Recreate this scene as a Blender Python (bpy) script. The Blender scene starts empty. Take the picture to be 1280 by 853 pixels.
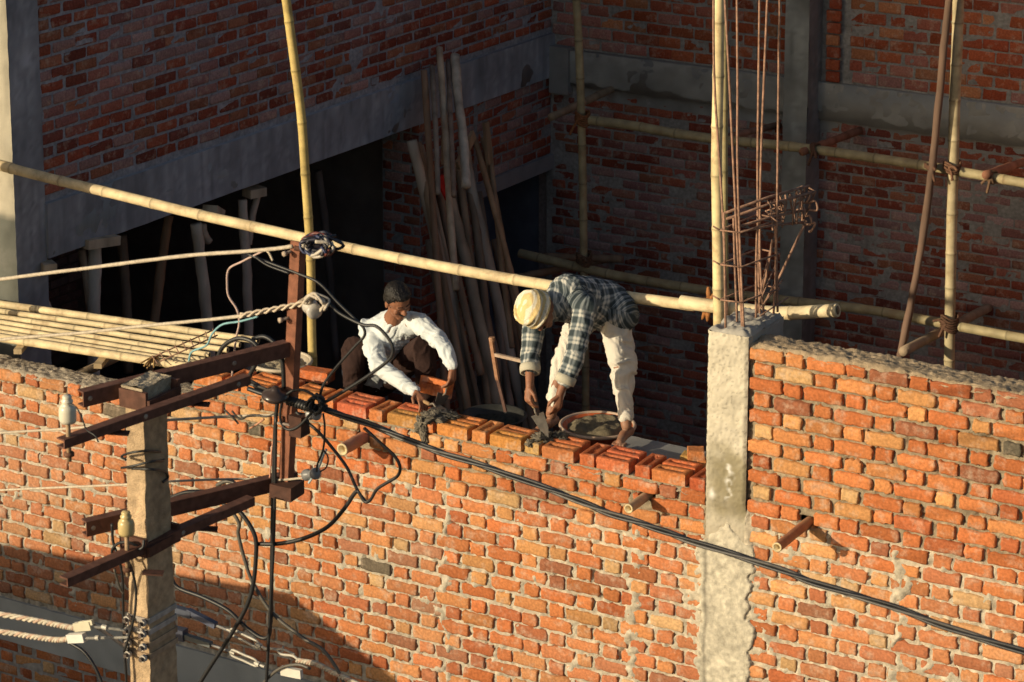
import bpy, math, random
import numpy as np
from mathutils import Vector, noise as mnoise
random.seed(7); RNG = np.random.default_rng(7)
scene = bpy.context.scene
COL = scene.collection
R = math.radians

# ------------------------------------------------------------------ camera
F, CX, CY, TH, HOR = 3400., 640., 70., R(30.5), -700.
PIT = math.atan((CY-HOR)/F)
cr = np.array([math.cos(TH), math.sin(TH), 0.]); fh = np.array([-math.sin(TH), math.cos(TH), 0.]); zz = np.array([0, 0, 1.])
fw = math.cos(PIT)*fh - math.sin(PIT)*zz; upv = math.sin(PIT)*fh + math.cos(PIT)*zz
CAM = np.array([6.31195354, -13.36845927, 11.01318307])
def ray(x, y): return cr*(x-CX)/F + upv*(CY-y)/F + fw
def at(x, y, Y=0.): d = ray(x, y); return CAM + d*((Y-CAM[1])/d[1])
def onX(x, y, X): d = ray(x, y); return CAM + d*((X-CAM[0])/d[0])
def onZ(x, y, Z): d = ray(x, y); return CAM + d*((Z-CAM[2])/d[2])
cam = bpy.data.cameras.new('camera'); co = bpy.data.objects.new('camera', cam); COL.objects.link(co)
co.location = CAM; co.rotation_euler = (math.pi/2-PIT, 0, TH)
cam.sensor_width = 36; cam.lens = F/1280*36; cam.shift_y = -(426.5-CY)/1280
cam.clip_start = .1; cam.clip_end = 500
cam.dof.use_dof = True; cam.dof.focus_distance = 15.6; cam.dof.aperture_fstop = 8.0
scene.camera = co

# ------------------------------------------------------------------ world, sun
SUN = np.array([.6, 1., -.305])
w = bpy.data.worlds.new('World'); scene.world = w; w.use_nodes = True
nt = w.node_tree; bg = nt.nodes['Background']
sky = nt.nodes.new('ShaderNodeTexSky'); sky.sky_type = 'NISHITA'; sky.sun_disc = False
elev = math.atan2(.305, math.hypot(.6, 1)); sky.sun_elevation = elev
sky.sun_rotation = math.atan2(-.6, -1.)          # sun stands to the front-left
sky.dust_density = 2.5
nt.links.new(sky.outputs[0], bg.inputs[0]); bg.inputs[1].default_value = .09
sd = bpy.data.lights.new('sun', 'SUN'); so = bpy.data.objects.new('sun', sd); COL.objects.link(so)
sd.energy = 4.7; sd.angle = R(.5); sd.color = (1, .84, .58)
so.rotation_euler = Vector(SUN).to_track_quat('-Z', 'Y').to_euler()
so.location = (-10, -20, 15)
vs = scene.view_settings; vs.view_transform = 'Standard'; vs.look = 'None'; vs.exposure = 0; vs.gamma = 1; vs.use_curve_mapping = False

# ------------------------------------------------------------------ numpy noise
TAB = np.random.default_rng(3).random((256, 256))
def vn(x, y, s=1., seed=0):
    x = np.asarray(x)/s + seed*17.31; y = np.asarray(y)/s + seed*9.77
    xi = np.floor(x).astype(int); yi = np.floor(y).astype(int); fx = x-xi; fy = y-yi
    fx = fx*fx*(3-2*fx); fy = fy*fy*(3-2*fy)
    g = lambda a, b: TAB[a & 255, b & 255]
    return (g(xi, yi)*(1-fx)+g(xi+1, yi)*fx)*(1-fy) + (g(xi, yi+1)*(1-fx)+g(xi+1, yi+1)*fx)*fy
def fbm(x, y, s, seed=0, o=3):
    t = 0; a = .5
    for k in range(o): t = t + a*vn(x, y, s/2**k, seed+k); a *= .5
    return t/(1-.5**o)
def sstep(a, b, v): t = np.clip((v-a)/(b-a), 0, 1); return t*t*(3-2*t)

# ------------------------------------------------------------------ mesh builder
class MB:
    def __init__(s): s.V = []; s.F = []; s.C = []; s.n = 0; s.extra = {}
    def add(s, V, Fc, col=(1, 1, 1)):
        V = np.asarray(V, float).reshape(-1, 3)
        Fc = [tuple(int(i)+s.n for i in f) for f in Fc]
        c = np.asarray(col, float)
        if c.ndim == 1: c = np.repeat(c[None], len(V), 0)
        s.V.append(V); s.F.extend(Fc); s.C.append(c); s.n += len(V); return s
    def box(s, a, b, col=(1, 1, 1), rough=0, sub=0):
        x0, y0, z0 = a; x1, y1, z1 = b
        V = [(x0, y0, z0), (x1, y0, z0), (x1, y1, z0), (x0, y1, z0), (x0, y0, z1), (x1, y0, z1), (x1, y1, z1), (x0, y1, z1)]
        V = np.array(V, float)
        if rough: V += RNG.normal(0, rough, V.shape)
        return s.add(V, [(0, 3, 2, 1), (4, 5, 6, 7), (0, 1, 5, 4), (1, 2, 6, 5), (2, 3, 7, 6), (3, 0, 4, 7)], col)
    def obox(s, p, q, wd, ht, upd=(0, 0, 1), col=(1, 1, 1)):
        p = np.asarray(p, float); q = np.asarray(q, float); d = q-p; d /= np.linalg.norm(d)
        sd_ = np.cross(d, upd); sd_ /= np.linalg.norm(sd_); u = np.cross(sd_, d)
        V = []
        for e in (p, q):
            for a, b in ((-1, -1), (1, -1), (1, 1), (-1, 1)): V.append(e + sd_*a*wd/2 + u*b*ht/2)
        return s.add(V, [(0, 1, 2, 3), (7, 6, 5, 4), (0, 4, 5, 1), (1, 5, 6, 2), (2, 6, 7, 3), (3, 7, 4, 0)], col)
    def tube(s, pts, rad, seg=8, cap=True, col=(1, 1, 1), jit=0):
        P = np.asarray(pts, float); n = len(P)
        rad = np.full(n, rad, float) if np.isscalar(rad) else np.asarray(rad, float)
        T = np.gradient(P, axis=0) if n > 2 else np.repeat((P[1]-P[0])[None], n, 0)
        T /= np.maximum(np.linalg.norm(T, axis=1, keepdims=True), 1e-9)
        ref = np.array([0, 0, 1.]) if abs(T[0][2]) < .9 else np.array([1., 0, 0])
        u = np.cross(T[0], ref); u /= np.linalg.norm(u)
        V = []; an = np.arange(seg)*2*math.pi/seg
        for i in range(n):
            u = u - T[i]*(u@T[i]); u /= np.linalg.norm(u); v = np.cross(T[i], u)
            rr = rad[i]*(1+(RNG.normal(0, jit, seg) if jit else 0))
            V.append(P[i] + (np.cos(an)*rr)[:, None]*u + (np.sin(an)*rr)[:, None]*v)
        V = np.concatenate(V); Fc = []
        for i in range(n-1):
            for j in range(seg):
                k = (j+1) % seg; Fc.append((i*seg+j, i*seg+k, (i+1)*seg+k, (i+1)*seg+j))
        if cap: Fc.append(tuple(range(seg))[::-1]); Fc.append(tuple((n-1)*seg+j for j in range(seg)))
        c = np.asarray(col, float)
        if c.ndim == 2 and len(c) == n: c = np.repeat(c, seg, 0)
        return s.add(V, Fc, c)
    def limb(s, pts, rad, seg=16):
        P = [np.asarray(p, float) for p in pts]; rr = list(rad)
        d0 = P[0]-P[1]; d0 /= np.linalg.norm(d0); d1 = P[-1]-P[-2]; d1 /= np.linalg.norm(d1)
        Q = []; q = []
        for t in (80, 55, 30): Q.append(P[0]+d0*rr[0]*math.sin(R(t))); q.append(rr[0]*math.cos(R(t)))
        for i in range(len(P)):
            Q.append(P[i]); q.append(rr[i])
            if i < len(P)-1:
                for t in (.33, .66): Q.append(P[i]*(1-t)+P[i+1]*t); q.append(rr[i]*(1-t)+rr[i+1]*t)
        for t in (30, 55, 80): Q.append(P[-1]+d1*rr[-1]*math.sin(R(t))); q.append(rr[-1]*math.cos(R(t)))
        return s.tube(Q, q, seg)
    def ell(s, c, r, axes=None, seg=20, rings=12, col=(1, 1, 1)):
        A = np.eye(3) if axes is None else np.asarray(axes, float)
        V = [];Fc = []
        for i in range(rings+1):
            t = math.pi*i/rings
            for j in range(seg):
                p = 2*math.pi*j/seg
                V.append(np.asarray(c)+A[0]*r[0]*math.sin(t)*math.cos(p)+A[1]*r[1]*math.sin(t)*math.sin(p)+A[2]*r[2]*math.cos(t))
        for i in range(rings):
            for j in range(seg):
                k = (j+1) % seg; Fc.append((i*seg+j, (i+1)*seg+j, (i+1)*seg+k, i*seg+k))
        return s.add(V, Fc, col)
    def lathe(s, c, prof, seg=20, axis=(0, 0, 1), col=(1, 1, 1)):
        a = np.asarray(axis, float); a /= np.linalg.norm(a); r_ = np.array([1., 0, 0]) if abs(a[0]) < .9 else np.array([0, 1., 0])
        u = np.cross(a, r_); u /= np.linalg.norm(u); v = np.cross(a, u); V = []; Fc = []
        for r0, h in prof:
            for j in range(seg):
                t = 2*math.pi*j/seg; V.append(np.asarray(c)+a*h+u*r0*math.cos(t)+v*r0*math.sin(t))
        n = len(prof)
        for i in range(n-1):
            for j in range(seg): k = (j+1) % seg; Fc.append((i*seg+j, i*seg+k, (i+1)*seg+k, (i+1)*seg+j))
        return s.add(V, Fc, col)
    def grid(s, V, nu, nv, col=(1, 1, 1), flip=False):     # V: (nu*nv,3), index i*nv+j
        i = np.arange(nu-1)[:, None]*nv; j = np.arange(nv-1)[None]
        a = (i+j).ravel(); f = np.stack([a, a+nv, a+nv+1, a+1], 1)
        if flip: f = f[:, ::-1]
        return s.add(V, f.tolist(), col)
    def build(s, name, mat, parent=None, smooth=True, origin=None, attrs=None):
        V = np.concatenate(s.V); C = np.concatenate(s.C)
        me = bpy.data.meshes.new(name); o = bpy.data.objects.new(name, me); COL.objects.link(o)
        if parent is not None:
            o.parent = parent; off = np.array(parent.get('_o', (0, 0, 0)), float)
            if parent.parent: off = off
        else:
            off = np.array([(V[:, 0].min()+V[:, 0].max())/2, (V[:, 1].min()+V[:, 1].max())/2, V[:, 2].min()]) if origin is None else np.asarray(origin, float)
            o.location = off; OFF[o.name] = off
        if parent is not None: off = ORG(parent); OFF[o.name] = off
        me.from_pydata((V-off).tolist(), [], s.F)
        a = me.color_attributes.new('col', 'FLOAT_COLOR', 'POINT')
        a.data.foreach_set('color', np.concatenate([C, np.ones((len(C), 1))], 1).astype(np.float32).ravel())
        if attrs:
            for k, arr in attrs.items():
                t = me.attributes.new(k, 'FLOAT_VECTOR', 'POINT'); t.data.foreach_set('vector', np.asarray(arr, np.float32).ravel())
        me.polygons.foreach_set('use_smooth', [bool(smooth)]*len(me.polygons))
        me.materials.append(mat); me.update(); return o
OFF = {}
def ORG(p): return OFF.get(p.name, np.zeros(3))
def tag(o, label=None, cat=None, group=None, kind=None):
    if label: o['label'] = label
    if cat: o['category'] = cat
    if group: o['group'] = group
    if kind: o['kind'] = kind
    return o
def thing(name, loc, label, cat, group=None):
    o = bpy.data.objects.new(name, None); COL.objects.link(o); o.empty_display_size = .1
    o.location = loc; OFF[o.name] = np.asarray(loc, float); tag(o, label, cat, group); return o
def crom(pts, n=8):
    P = np.asarray(pts, float); P = np.vstack([2*P[0]-P[1], P, 2*P[-1]-P[-2]]); out = []
    for i in range(1, len(P)-2):
        for t in np.arange(n)/n:
            out.append(.5*((2*P[i])+(-P[i-1]+P[i+1])*t+(2*P[i-1]-5*P[i]+4*P[i+1]-P[i+2])*t*t+(-P[i-1]+3*P[i]-3*P[i+1]+P[i+2])*t**3))
    out.append(P[-2]); return np.array(out)

# ------------------------------------------------------------------ materials
def mk(name, col=(.5, .5, .5), rough=.8, var=.25, scale=12, bump=.3, bscale=60, metal=0, attr=True, bdist=.004, stretch=None, tint=None, tintamt=.3, tscale=3, spec=.3):
    m = bpy.data.materials.new(name); m.use_nodes = True; t = m.node_tree; N = t.nodes; L = t.links
    b = N['Principled BSDF']; b.inputs['Roughness'].default_value = rough; b.inputs['Metallic'].default_value = metal
    b.inputs['Specular IOR Level'].default_value = spec
    tc = N.new('ShaderNodeTexCoord'); vec = tc.outputs['Object']
    if stretch:
        mp = N.new('ShaderNodeMapping'); mp.inputs['Scale'].default_value = stretch; L.new(vec, mp.inputs[0]); vec = mp.outputs[0]
    n1 = N.new('ShaderNodeTexNoise'); n1.inputs['Scale'].default_value = scale; n1.inputs['Detail'].default_value = 6; L.new(vec, n1.inputs['Vector'])
    mr = N.new('ShaderNodeMapRange'); mr.inputs[1].default_value = .3; mr.inputs[2].default_value = .7; mr.inputs[3].default_value = 1-var; mr.inputs[4].default_value = 1+var; L.new(n1.outputs[0], mr.inputs[0])
    base = N.new('ShaderNodeMix'); base.data_type = 'RGBA'; base.blend_type = 'MULTIPLY'; base.inputs[0].default_value = 1
    base.inputs[6].default_value = (*col, 1)
    if attr:
        at_ = N.new('ShaderNodeAttribute'); at_.attribute_name = 'col'; L.new(at_.outputs['Color'], base.inputs[7])
    else: base.inputs[7].default_value = (1, 1, 1, 1)
    out = base.outputs[2]
    if tint:
        n2 = N.new('ShaderNodeTexNoise'); n2.inputs['Scale'].default_value = tscale; n2.inputs['Detail'].default_value = 8; n2.inputs['Roughness'].default_value = .65; L.new(tc.outputs['Object'], n2.inputs['Vector'])
        m2 = N.new('ShaderNodeMapRange'); m2.inputs[1].default_value = .52; m2.inputs[2].default_value = .68; m2.inputs[4].default_value = tintamt; L.new(n2.outputs[0], m2.inputs[0])
        x = N.new('ShaderNodeMix'); x.data_type = 'RGBA'; L.new(m2.outputs[0], x.inputs[0]); L.new(out, x.inputs[6]); x.inputs[7].default_value = (*tint, 1); out = x.outputs[2]
    ml = N.new('ShaderNodeVectorMath'); ml.operation = 'SCALE'; L.new(out, ml.inputs[0]); L.new(mr.outputs[0], ml.inputs['Scale'])
    L.new(ml.outputs[0], b.inputs['Base Color'])
    if bump:
        n3 = N.new('ShaderNodeTexNoise'); n3.inputs['Scale'].default_value = bscale; n3.inputs['Detail'].default_value = 5; L.new(vec, n3.inputs['Vector'])
        bp = N.new('ShaderNodeBump'); bp.inputs['Strength'].default_value = bump; bp.inputs['Distance'].default_value = bdist; L.new(n3.outputs[0], bp.inputs['Height']); L.new(bp.outputs[0], b.inputs['Normal'])
    return m
M = {}
M['brick'] = mk('brick', (1, 1, 1), .92, .24, 60, .6, 150, bdist=.004, tint=(.52, .40, .30), tintamt=.5, tscale=13, spec=.12)
M['mortar'] = mk('mortar', (1, 1, 1), .95, .25, 30, .9, 130, bdist=.006, spec=.1)
M['concrete'] = mk('concrete', (1, 1, 1), .93, .14, 5, .4, 90, bdist=.004, tint=(.22, .21, .20), tintamt=.3, tscale=2.5, spec=.15)
M['streak'] = mk('streaked_concrete', (1, 1, 1), .93, .16, 9, .4, 90, bdist=.004, stretch=(1, 1, .12), tint=(.4, .4, .4), tintamt=.18, tscale=4, spec=.15)
M['bamboo'] = mk('bamboo', (1, 1, 1), .6, .24, 11, .3, 60, bdist=.003, tint=(.30, .20, .10), tintamt=.6, tscale=8, spec=.25)
M['wood'] = mk('timber', (1, 1, 1), .9, .35, 8, .5, 40, bdist=.006, stretch=(1, 1, .25), spec=.15)
M['rust'] = mk('rusty_iron', (1, 1, 1), .75, .3, 30, .4, 120, bdist=.002, metal=.15, tint=(.12, .045, .025), tintamt=.5, tscale=10, spec=.3)
M['rebar'] = mk('rebar', (.30, .175, .12), .8, .4, 35, .8, 200, bdist=.003, attr=False)
M['porcelain'] = mk('porcelain', (1, 1, 1), .3, .1, 20, .05, 60, spec=.5)
M['cable'] = mk('black_cable', (1, 1, 1), .45, .2, 30, .1, 90, spec=.45)
M['rope'] = mk('wire_rope', (1, 1, 1), .8, .2, 60, .4, 250, bdist=.002)
M['galv'] = mk('galvanised_steel', (.42, .40, .35), .6, .25, 25, .2, 90, metal=.2, attr=False)
M['plastic'] = mk('plastic_basin', (1, 1, 1), .5, .15, 12, .1, 60, tint=(.42, .38, .32), tintamt=.6, tscale=12)
M['skin'] = mk('skin', (1, 1, 1), .55, .12, 30, .25, 120, bdist=.002, spec=.35)
M['hair'] = mk('hair', (.012, .010, .009), .5, .3, 60, .8, 180, bdist=.004, attr=False)
M['cloth'] = mk('cloth', (1, 1, 1), .9, .06, 14, .35, 90, bdist=.004, spec=.15)
M['ground'] = mk('earth', (.16, .12, .09), .95, .3, 2, .6, 20, attr=False, bdist=.02)
M['dark'] = mk('dark_paint', (1, 1, 1), .6, .2, 20, .2, 80)
def plaid():
    m = mk('plaid_cloth', (1, 1, 1), .9, .06, 14, .35, 90, bdist=.004, spec=.15); t = m.node_tree; N = t.nodes; L = t.links
    a = N.new('ShaderNodeAttribute'); a.attribute_name = 'cloth'; sp = N.new('ShaderNodeSeparateXYZ'); L.new(a.outputs['Vector'], sp.inputs[0])
    outs = []
    for k in (0, 1):
        mu = N.new('ShaderNodeMath'); mu.operation = 'MULTIPLY'; mu.inputs[1].default_value = 1/.083; L.new(sp.outputs[k], mu.inputs[0])
        fr = N.new('ShaderNodeMath'); fr.operation = 'FRACT'; L.new(mu.outputs[0], fr.inputs[0])
        rp = N.new('ShaderNodeValToRGB'); e = rp.color_ramp; e.interpolation = 'LINEAR'
        for pos, v in ((0, .15), (.36, .15), (.50, .85), (.60, .85), (.66, .5), (.74, .5), (.80, .95), (.90, .95), (1, .15)):
            if pos in (0, 1): el = e.elements[0 if pos == 0 else -1]; el.position = pos
            else: el = e.elements.new(pos)
            el.color = (v, v, v, 1)
        L.new(fr.outputs[0], rp.inputs[0]); outs.append(rp.outputs[0])
    ad = N.new('ShaderNodeMix'); ad.data_type = 'RGBA'; ad.inputs[0].default_value = .5; L.new(outs[0], ad.inputs[6]); L.new(outs[1], ad.inputs[7])
    rp = N.new('ShaderNodeValToRGB'); e = rp.color_ramp; e.elements[0].position = .12; e.elements[0].color = (.028, .040, .046, 1); e.elements[1].position = .85; e.elements[1].color = (.52, .51, .46, 1)
    el = e.elements.new(.5); el.color = (.16, .185, .195, 1)
    L.new(ad.outputs[2], rp.inputs[0])
    mixn = [n for n in N if n.type == 'MIX' and n.blend_type == 'MULTIPLY'][0]
    L.new(rp.outputs[0], mixn.inputs[6])
    return m
M['plaid'] = plaid()

# ------------------------------------------------------------------ brick surfaces
def brick_batch(mb, cu, cz, w_, h_, col, fmap, nx=7, nz=3, proud=0., edge=.0035, back=.03, jit=.0022, bulge=.002, seed=0, corner=.35):
    """rows of real bricks on a plane; fmap(u,d,z)->xyz, d = outward distance"""
    cu, cz, w_, h_ = map(np.asarray, (cu, cz, w_, h_)); n = len(cu)
    gx = np.concatenate([[0, .045], np.linspace(.15, .85, nx-3) if nx > 4 else [.5], [.955, 1]])-.5; gz = np.concatenate([[0, .12], [.5] if nz == 3 else np.linspace(.3, .7, nz-2), [.88, 1]])-.5
    if nx <= 4: gx = np.array([-.5, -.45, .45, .5])
    if nz <= 2: gz = np.array([-.5, -.38, .38, .5])
    A, B = np.meshgrid(gx, gz, indexing='ij'); A = A.ravel(); B = B.ravel(); nu, nv = len(gx), len(gz)
    U = A[None]*w_[:, None]; Z = B[None]*h_[:, None]
    rg = np.random.default_rng(seed+11)
    edgem = (np.abs(A) > .499) | (np.abs(B) > .499); cornm = (np.abs(A) > .44) & (np.abs(B) > .37)
    tilt = rg.normal(0, .008, n)[:, None]
    # round the outline corners
    U = U - np.sign(A)[None]*np.where((np.abs(A) > .499) & (np.abs(B) > .499), .003, 0); Z = Z-np.sign(B)[None]*np.where((np.abs(A) > .499) & (np.abs(B) > .499), .003, 0)
    chipU = rg.random((n, len(A))) < corner*.25
    U = U + rg.normal(0, jit, U.shape)*edgem; Z = Z + rg.normal(0, jit, Z.shape)*edgem
    U, Z = U - Z*tilt, Z + U*tilt
    U = U+cu[:, None]; Z = Z+cz[:, None]
    D = np.where(edgem[None], -edge, 0) + proud + rg.normal(0, .0025, n)[:, None] + (fbm(U, Z, .05, seed+3)-.5)*2*bulge*2.2 - np.where(chipU & cornm[None], rg.random(U.shape)*.016, 0)
    # skirt
    ring = [i*nv for i in range(nu)] + [(nu-1)*nv+j for j in range(1, nv)] + [i*nv+nv-1 for i in range(nu-2, -1, -1)] + [j for j in range(nv-2, 0, -1)]
    Us = U[:, ring]; Zs = Z[:, ring]; Ds = np.full_like(Us, -back)
    Ua = np.concatenate([U, Us], 1); Za = np.concatenate([Z, Zs], 1); Da = np.concatenate([D, Ds], 1); m = Ua.shape[1]
    i = np.arange(nu-1)[:, None]*nv; j = np.arange(nv-1)[None]; a = (i+j).ravel()
    f = np.stack([a, a+nv, a+nv+1, a+1], 1); k = len(ring); nf = nu*nv
    rf = np.array([(ring[q], nf+q, nf+(q+1) % k, ring[(q+1) % k]) for q in range(k)])
    f = np.concatenate([f, rf]); FF = (f[None]+np.arange(n)[:, None, None]*m).reshape(-1, 4)
    V = fmap(Ua.ravel(), Da.ravel(), Za.ravel())
    C = np.repeat(np.asarray(col)[:, None], m, 1).reshape(-1, 3)
    mb.add(V, FF.tolist(), C)
PAL = np.array([(.44, .142, .052), (.47, .168, .062), (.37, .112, .046), (.49, .205, .078), (.51, .25, .098), (.49, .30, .14), (.29, .110, .058), (.46, .150, .055)])
PW = np.array([.2, .2, .15, .15, .10, .05, .06, .09])
def brickcols(n, seed, pal=PAL, pw=PW, odd=.01):
    rg = np.random.default_rng(seed); c = pal[rg.choice(len(pal), n, p=pw/pw.sum())]*(1+rg.normal(0, .12, (n, 1)))
    o = rg.random(n) < odd; c[o] = (.11, .095, .07)
    return np.clip(c, .01, .9)
def sheet(mb, u0, u1, z0, z1, res, hfun, cfun, fmap):
    nu = int((u1-u0)/res)+1; nz = int((z1-z0)/res)+1
    U, Z = np.meshgrid(np.linspace(u0, u1, nu), np.linspace(z0, z1, nz), indexing='ij'); U = U.ravel(); Z = Z.ravel()
    mb.grid(fmap(U, hfun(U, Z), Z), nu, nz, cfun(U, Z))

# ---------------- front wall
ZL = 5.040; H = .0925; P = .372
fm_front = lambda u, d, z: np.stack([u, -d, z], 1)
def course_bricks(x0, x1, zt, k, ph, seed):
    """flemish bond: headers centred at ph (+half a period on odd courses)"""
    rg = np.random.default_rng(seed*1000+k); cu = []; w_ = []
    c = ph + (P/2 if k % 2 else 0) + rg.normal(0, .006); n0 = int((x0-c)/P)-2; n1 = int((x1-c)/P)+2
    for i in range(n0, n1):
        for cc, ww in ((c+i*P, .102), (c+i*P+P/2, .223)):
            cc += rg.normal(0, .004); ww *= 1+rg.normal(0, .025); a = max(cc-ww/2, x0); b = min(cc+ww/2, x1)
            if b-a > .035: cu.append((a+b)/2); w_.append(b-a)
    z = zt-H*k-.036; drift = rg.normal(0, .0018)
    return np.array(cu), np.full(len(cu), z+drift)+rg.normal(0, .0015, len(cu)), np.array(w_), np.full(len(cu), .0712)*(1+rg.normal(0, .04, len(cu)))
HOLES = [at(1008, 655), at(806, 622), at(452, 549)]
def keep(cu, cz, w_, h_):
    k = np.ones(len(cu), bool)
    for hx in HOLES: k &= ~((np.abs(cu-hx[0]) < w_/2-.004+.02) & (np.abs(cz-hx[2]) < .045))
    return k
def front_h(zone):
    def f(u, z):
        old = 1-sstep(zone-.02, zone+.05, z+.03*(vn(u, z, .3, 5)-.5))
        h = -.0180+.0080*old + (fbm(u, z, .03, 1)-.5)*.016 + (fbm(u, z, .012, 2, 2)-.5)*.010 - .018*sstep(.74, .86, vn(u, z, .03, 17))
        # smeared mortar: toothed seams and slurry beside the column
        sm = np.zeros_like(u)
        for uc, wd, zt in ((-.72, .035, 4.95), (-2.05, .022, 4.85), (.95, .035, 4.95)):
            sm = np.maximum(sm, np.exp(-((u-uc-.10*(vn(z, z*0, .09, 8)-.5))/(wd*(.4+1.5*vn(z, u*0, .13, 14))))**2)*(z < zt)*(1.5*vn(u, z, .05, 4)-.05))
        dc = np.minimum(np.abs(u+.244), np.abs(u-.0)); edge = np.exp(-(dc/(.03+.13*vn(z, u*0, .16, 6)*sstep(0, .3, 5.0-z)))**2)*(z < 5.0)
        sm = np.maximum(sm, edge*.8)
        patch = sstep(.66, .80, fbm(u, z, .13, 12))*old*(.1+.8*vn(u, z, .04, 15))
        sm = np.maximum(sm, patch)
        h = h + sm*.0235
        for hx in HOLES: h = np.where((np.abs(u-hx[0]) < .055) & (np.abs(z-hx[2]) < .042), -.05, h)
        return h
    return f
def front_c(zone):
    def f(u, z):
        old = (1-sstep(zone-.02, zone+.06, z+.05*(vn(u, z, .3, 5)-.5)))[:, None]
        c = np.array([.455, .40, .31])*old + np.array([.28, .23, .16])*(1-old)
        v = (.62+.40*fbm(u, z, .06, 21)+.36*vn(u, z, .016, 22))[:, None]
        return c*v
    return f
def build_front(x0, x1, ztop, ph, zone, seed, zbot=3.175, name='brick_face', lim=None, parent=None):
    mb = MB(); n = int((ztop-zbot)/H)
    for k in range(n):
        cu, cz, w_, h_ = course_bricks(x0+.004, x1-.004, ztop, k, ph, seed)
        L2 = []
        for a_, b_, c_, d_ in zip(cu, cz, w_, h_):
            e0, e1 = a_-c_/2, a_+c_/2; ps = [(e0, e1)]
            for hx in HOLES:
                if abs(b_-hx[2]) < .046: ps = [t for (f0, f1) in ps for t in ((f0, min(f1, hx[0]-.042)), (max(f0, hx[0]+.045), f1)) if t[1]-t[0] > .03] if (e0 < hx[0]+.045 and e1 > hx[0]-.042) else ps
            for f0, f1 in ps: L2.append(((f0+f1)/2, b_, f1-f0, d_))
        if not L2: continue
        cu, cz, w_, h_ = map(np.array, zip(*L2)); m = np.ones(len(cu), bool)
        if lim is not None: m &= np.array([lim(u, z) for u, z in zip(cu, cz)], bool) if len(cu) else m
        cu, cz, w_, h_ = cu[m], cz[m], w_[m], h_[m]
        if not len(cu): continue
        bcx = brickcols(len(cu), seed*77+k, odd=.005); du = ((1-sstep(zone-.1, zone+.1, cz))*(.5*np.clip(fbm(cu, cz, .35, 130)-.3, 0, 1)))[:, None] + .12*(cu < -3.6)[:, None]; bcx = bcx*(1-du)+np.array([.50, .33, .21])*du
        brick_batch(mb, cu, cz, w_, h_, bcx, fm_front, 8, 3, seed=k+seed*50, proud=.0032, jit=.0034, bulge=.0014)
    return mb.build(name, M['brick'], parent)

wl = thing('brick_wall', (-3, .1, 2.9), 'long orange brick wall left of the concrete column, both men working behind it, top course fresh', 'brick wall')
def lim_left(u, z):
    if z > 4.95: return u > -3.96
    if z > 4.86: return u > -4.16
    return True
build_front(-7.3, -.252, ZL, -.315+P/2, 4.72, 1, lim=lim_left, parent=wl)
mb = MB()
hl = front_h(4.72)
def hl2(u, z):
    h = hl(u, z); return h
# mortar sheets (three steps)
sheet(mb, -7.3, -.25, 3.17, 4.853, .011, hl2, front_c(4.72), fm_front)
sheet(mb, -4.15, -.25, 4.853, 4.946, .011, hl2, front_c(4.72), fm_front)
sheet(mb, -3.95, -.25, 4.946, 5.048, .011, hl2, front_c(4.72), fm_front)
mb.build('mortar_face', M['mortar'], wl)
def topsheet(mb, x0, x1, z, amp, seed, y0=-.004, y1=.246, col=(.30, .255, .19), wob=.0):
    nu = int((x1-x0)/.012)+1; nv = 26
    U, Y = np.meshgrid(np.linspace(x0, x1, nu), np.linspace(y0, y1, nv), indexing='ij'); U = U.ravel(); Y = Y.ravel()
    e = np.minimum(Y-y0, y1-Y); hh = z + (fbm(U, Y, .05, seed)-.5)*amp*2 + (vn(U, Y, .013, seed+5)-.5)*max(amp, .010)*1.6 + wob*(vn(U, U*0, .5, seed)-.5) - .03*np.exp(-(e/.018)**2)
    Y2 = Y + (vn(U, hh*0, .03, seed+9)-.5)*.012*(np.exp(-(e/.02)**2))
    c = np.asarray(col)*(.7+.6*fbm(U, Y, .03, seed+2))[:, None]
    mb.grid(np.stack([U, Y2, hh], 1), nu, nv, c)
mb = MB(); topsheet(mb, -7.3, -4.10, 4.862, .010, 31, col=(.40, .34, .26)); topsheet(mb, -4.2, -3.9, 4.952, .008, 32); topsheet(mb, -3.98, -.25, 5.046, .004, 33)
mb.build('mortar_top', M['mortar'], wl)
mb = MB(); mb.box((-7.3, .05, 3.1), (-.25, .24, 4.835), (.25, .2, .15)); mb.box((-4.14, .05, 4.83), (-.25, .24, 4.93), (.25, .2, .15)); mb.box((-3.94, .05, 4.92), (-.25, .24, 5.03), (.25, .2, .15)); mb.build('wall_core', M['mortar'], wl, smooth=False)
# end bricks of the racked steps
mb = MB(); mb.box((-4.16, .0, 4.862), (-4.06, .235, 4.935), (.42, .14, .06)); mb.box((-3.96, .0, 4.955), (-3.86, .235, 5.03), (.46, .15, .06)); mb.build('end_brick', M['brick'], wl, smooth=False)
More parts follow.
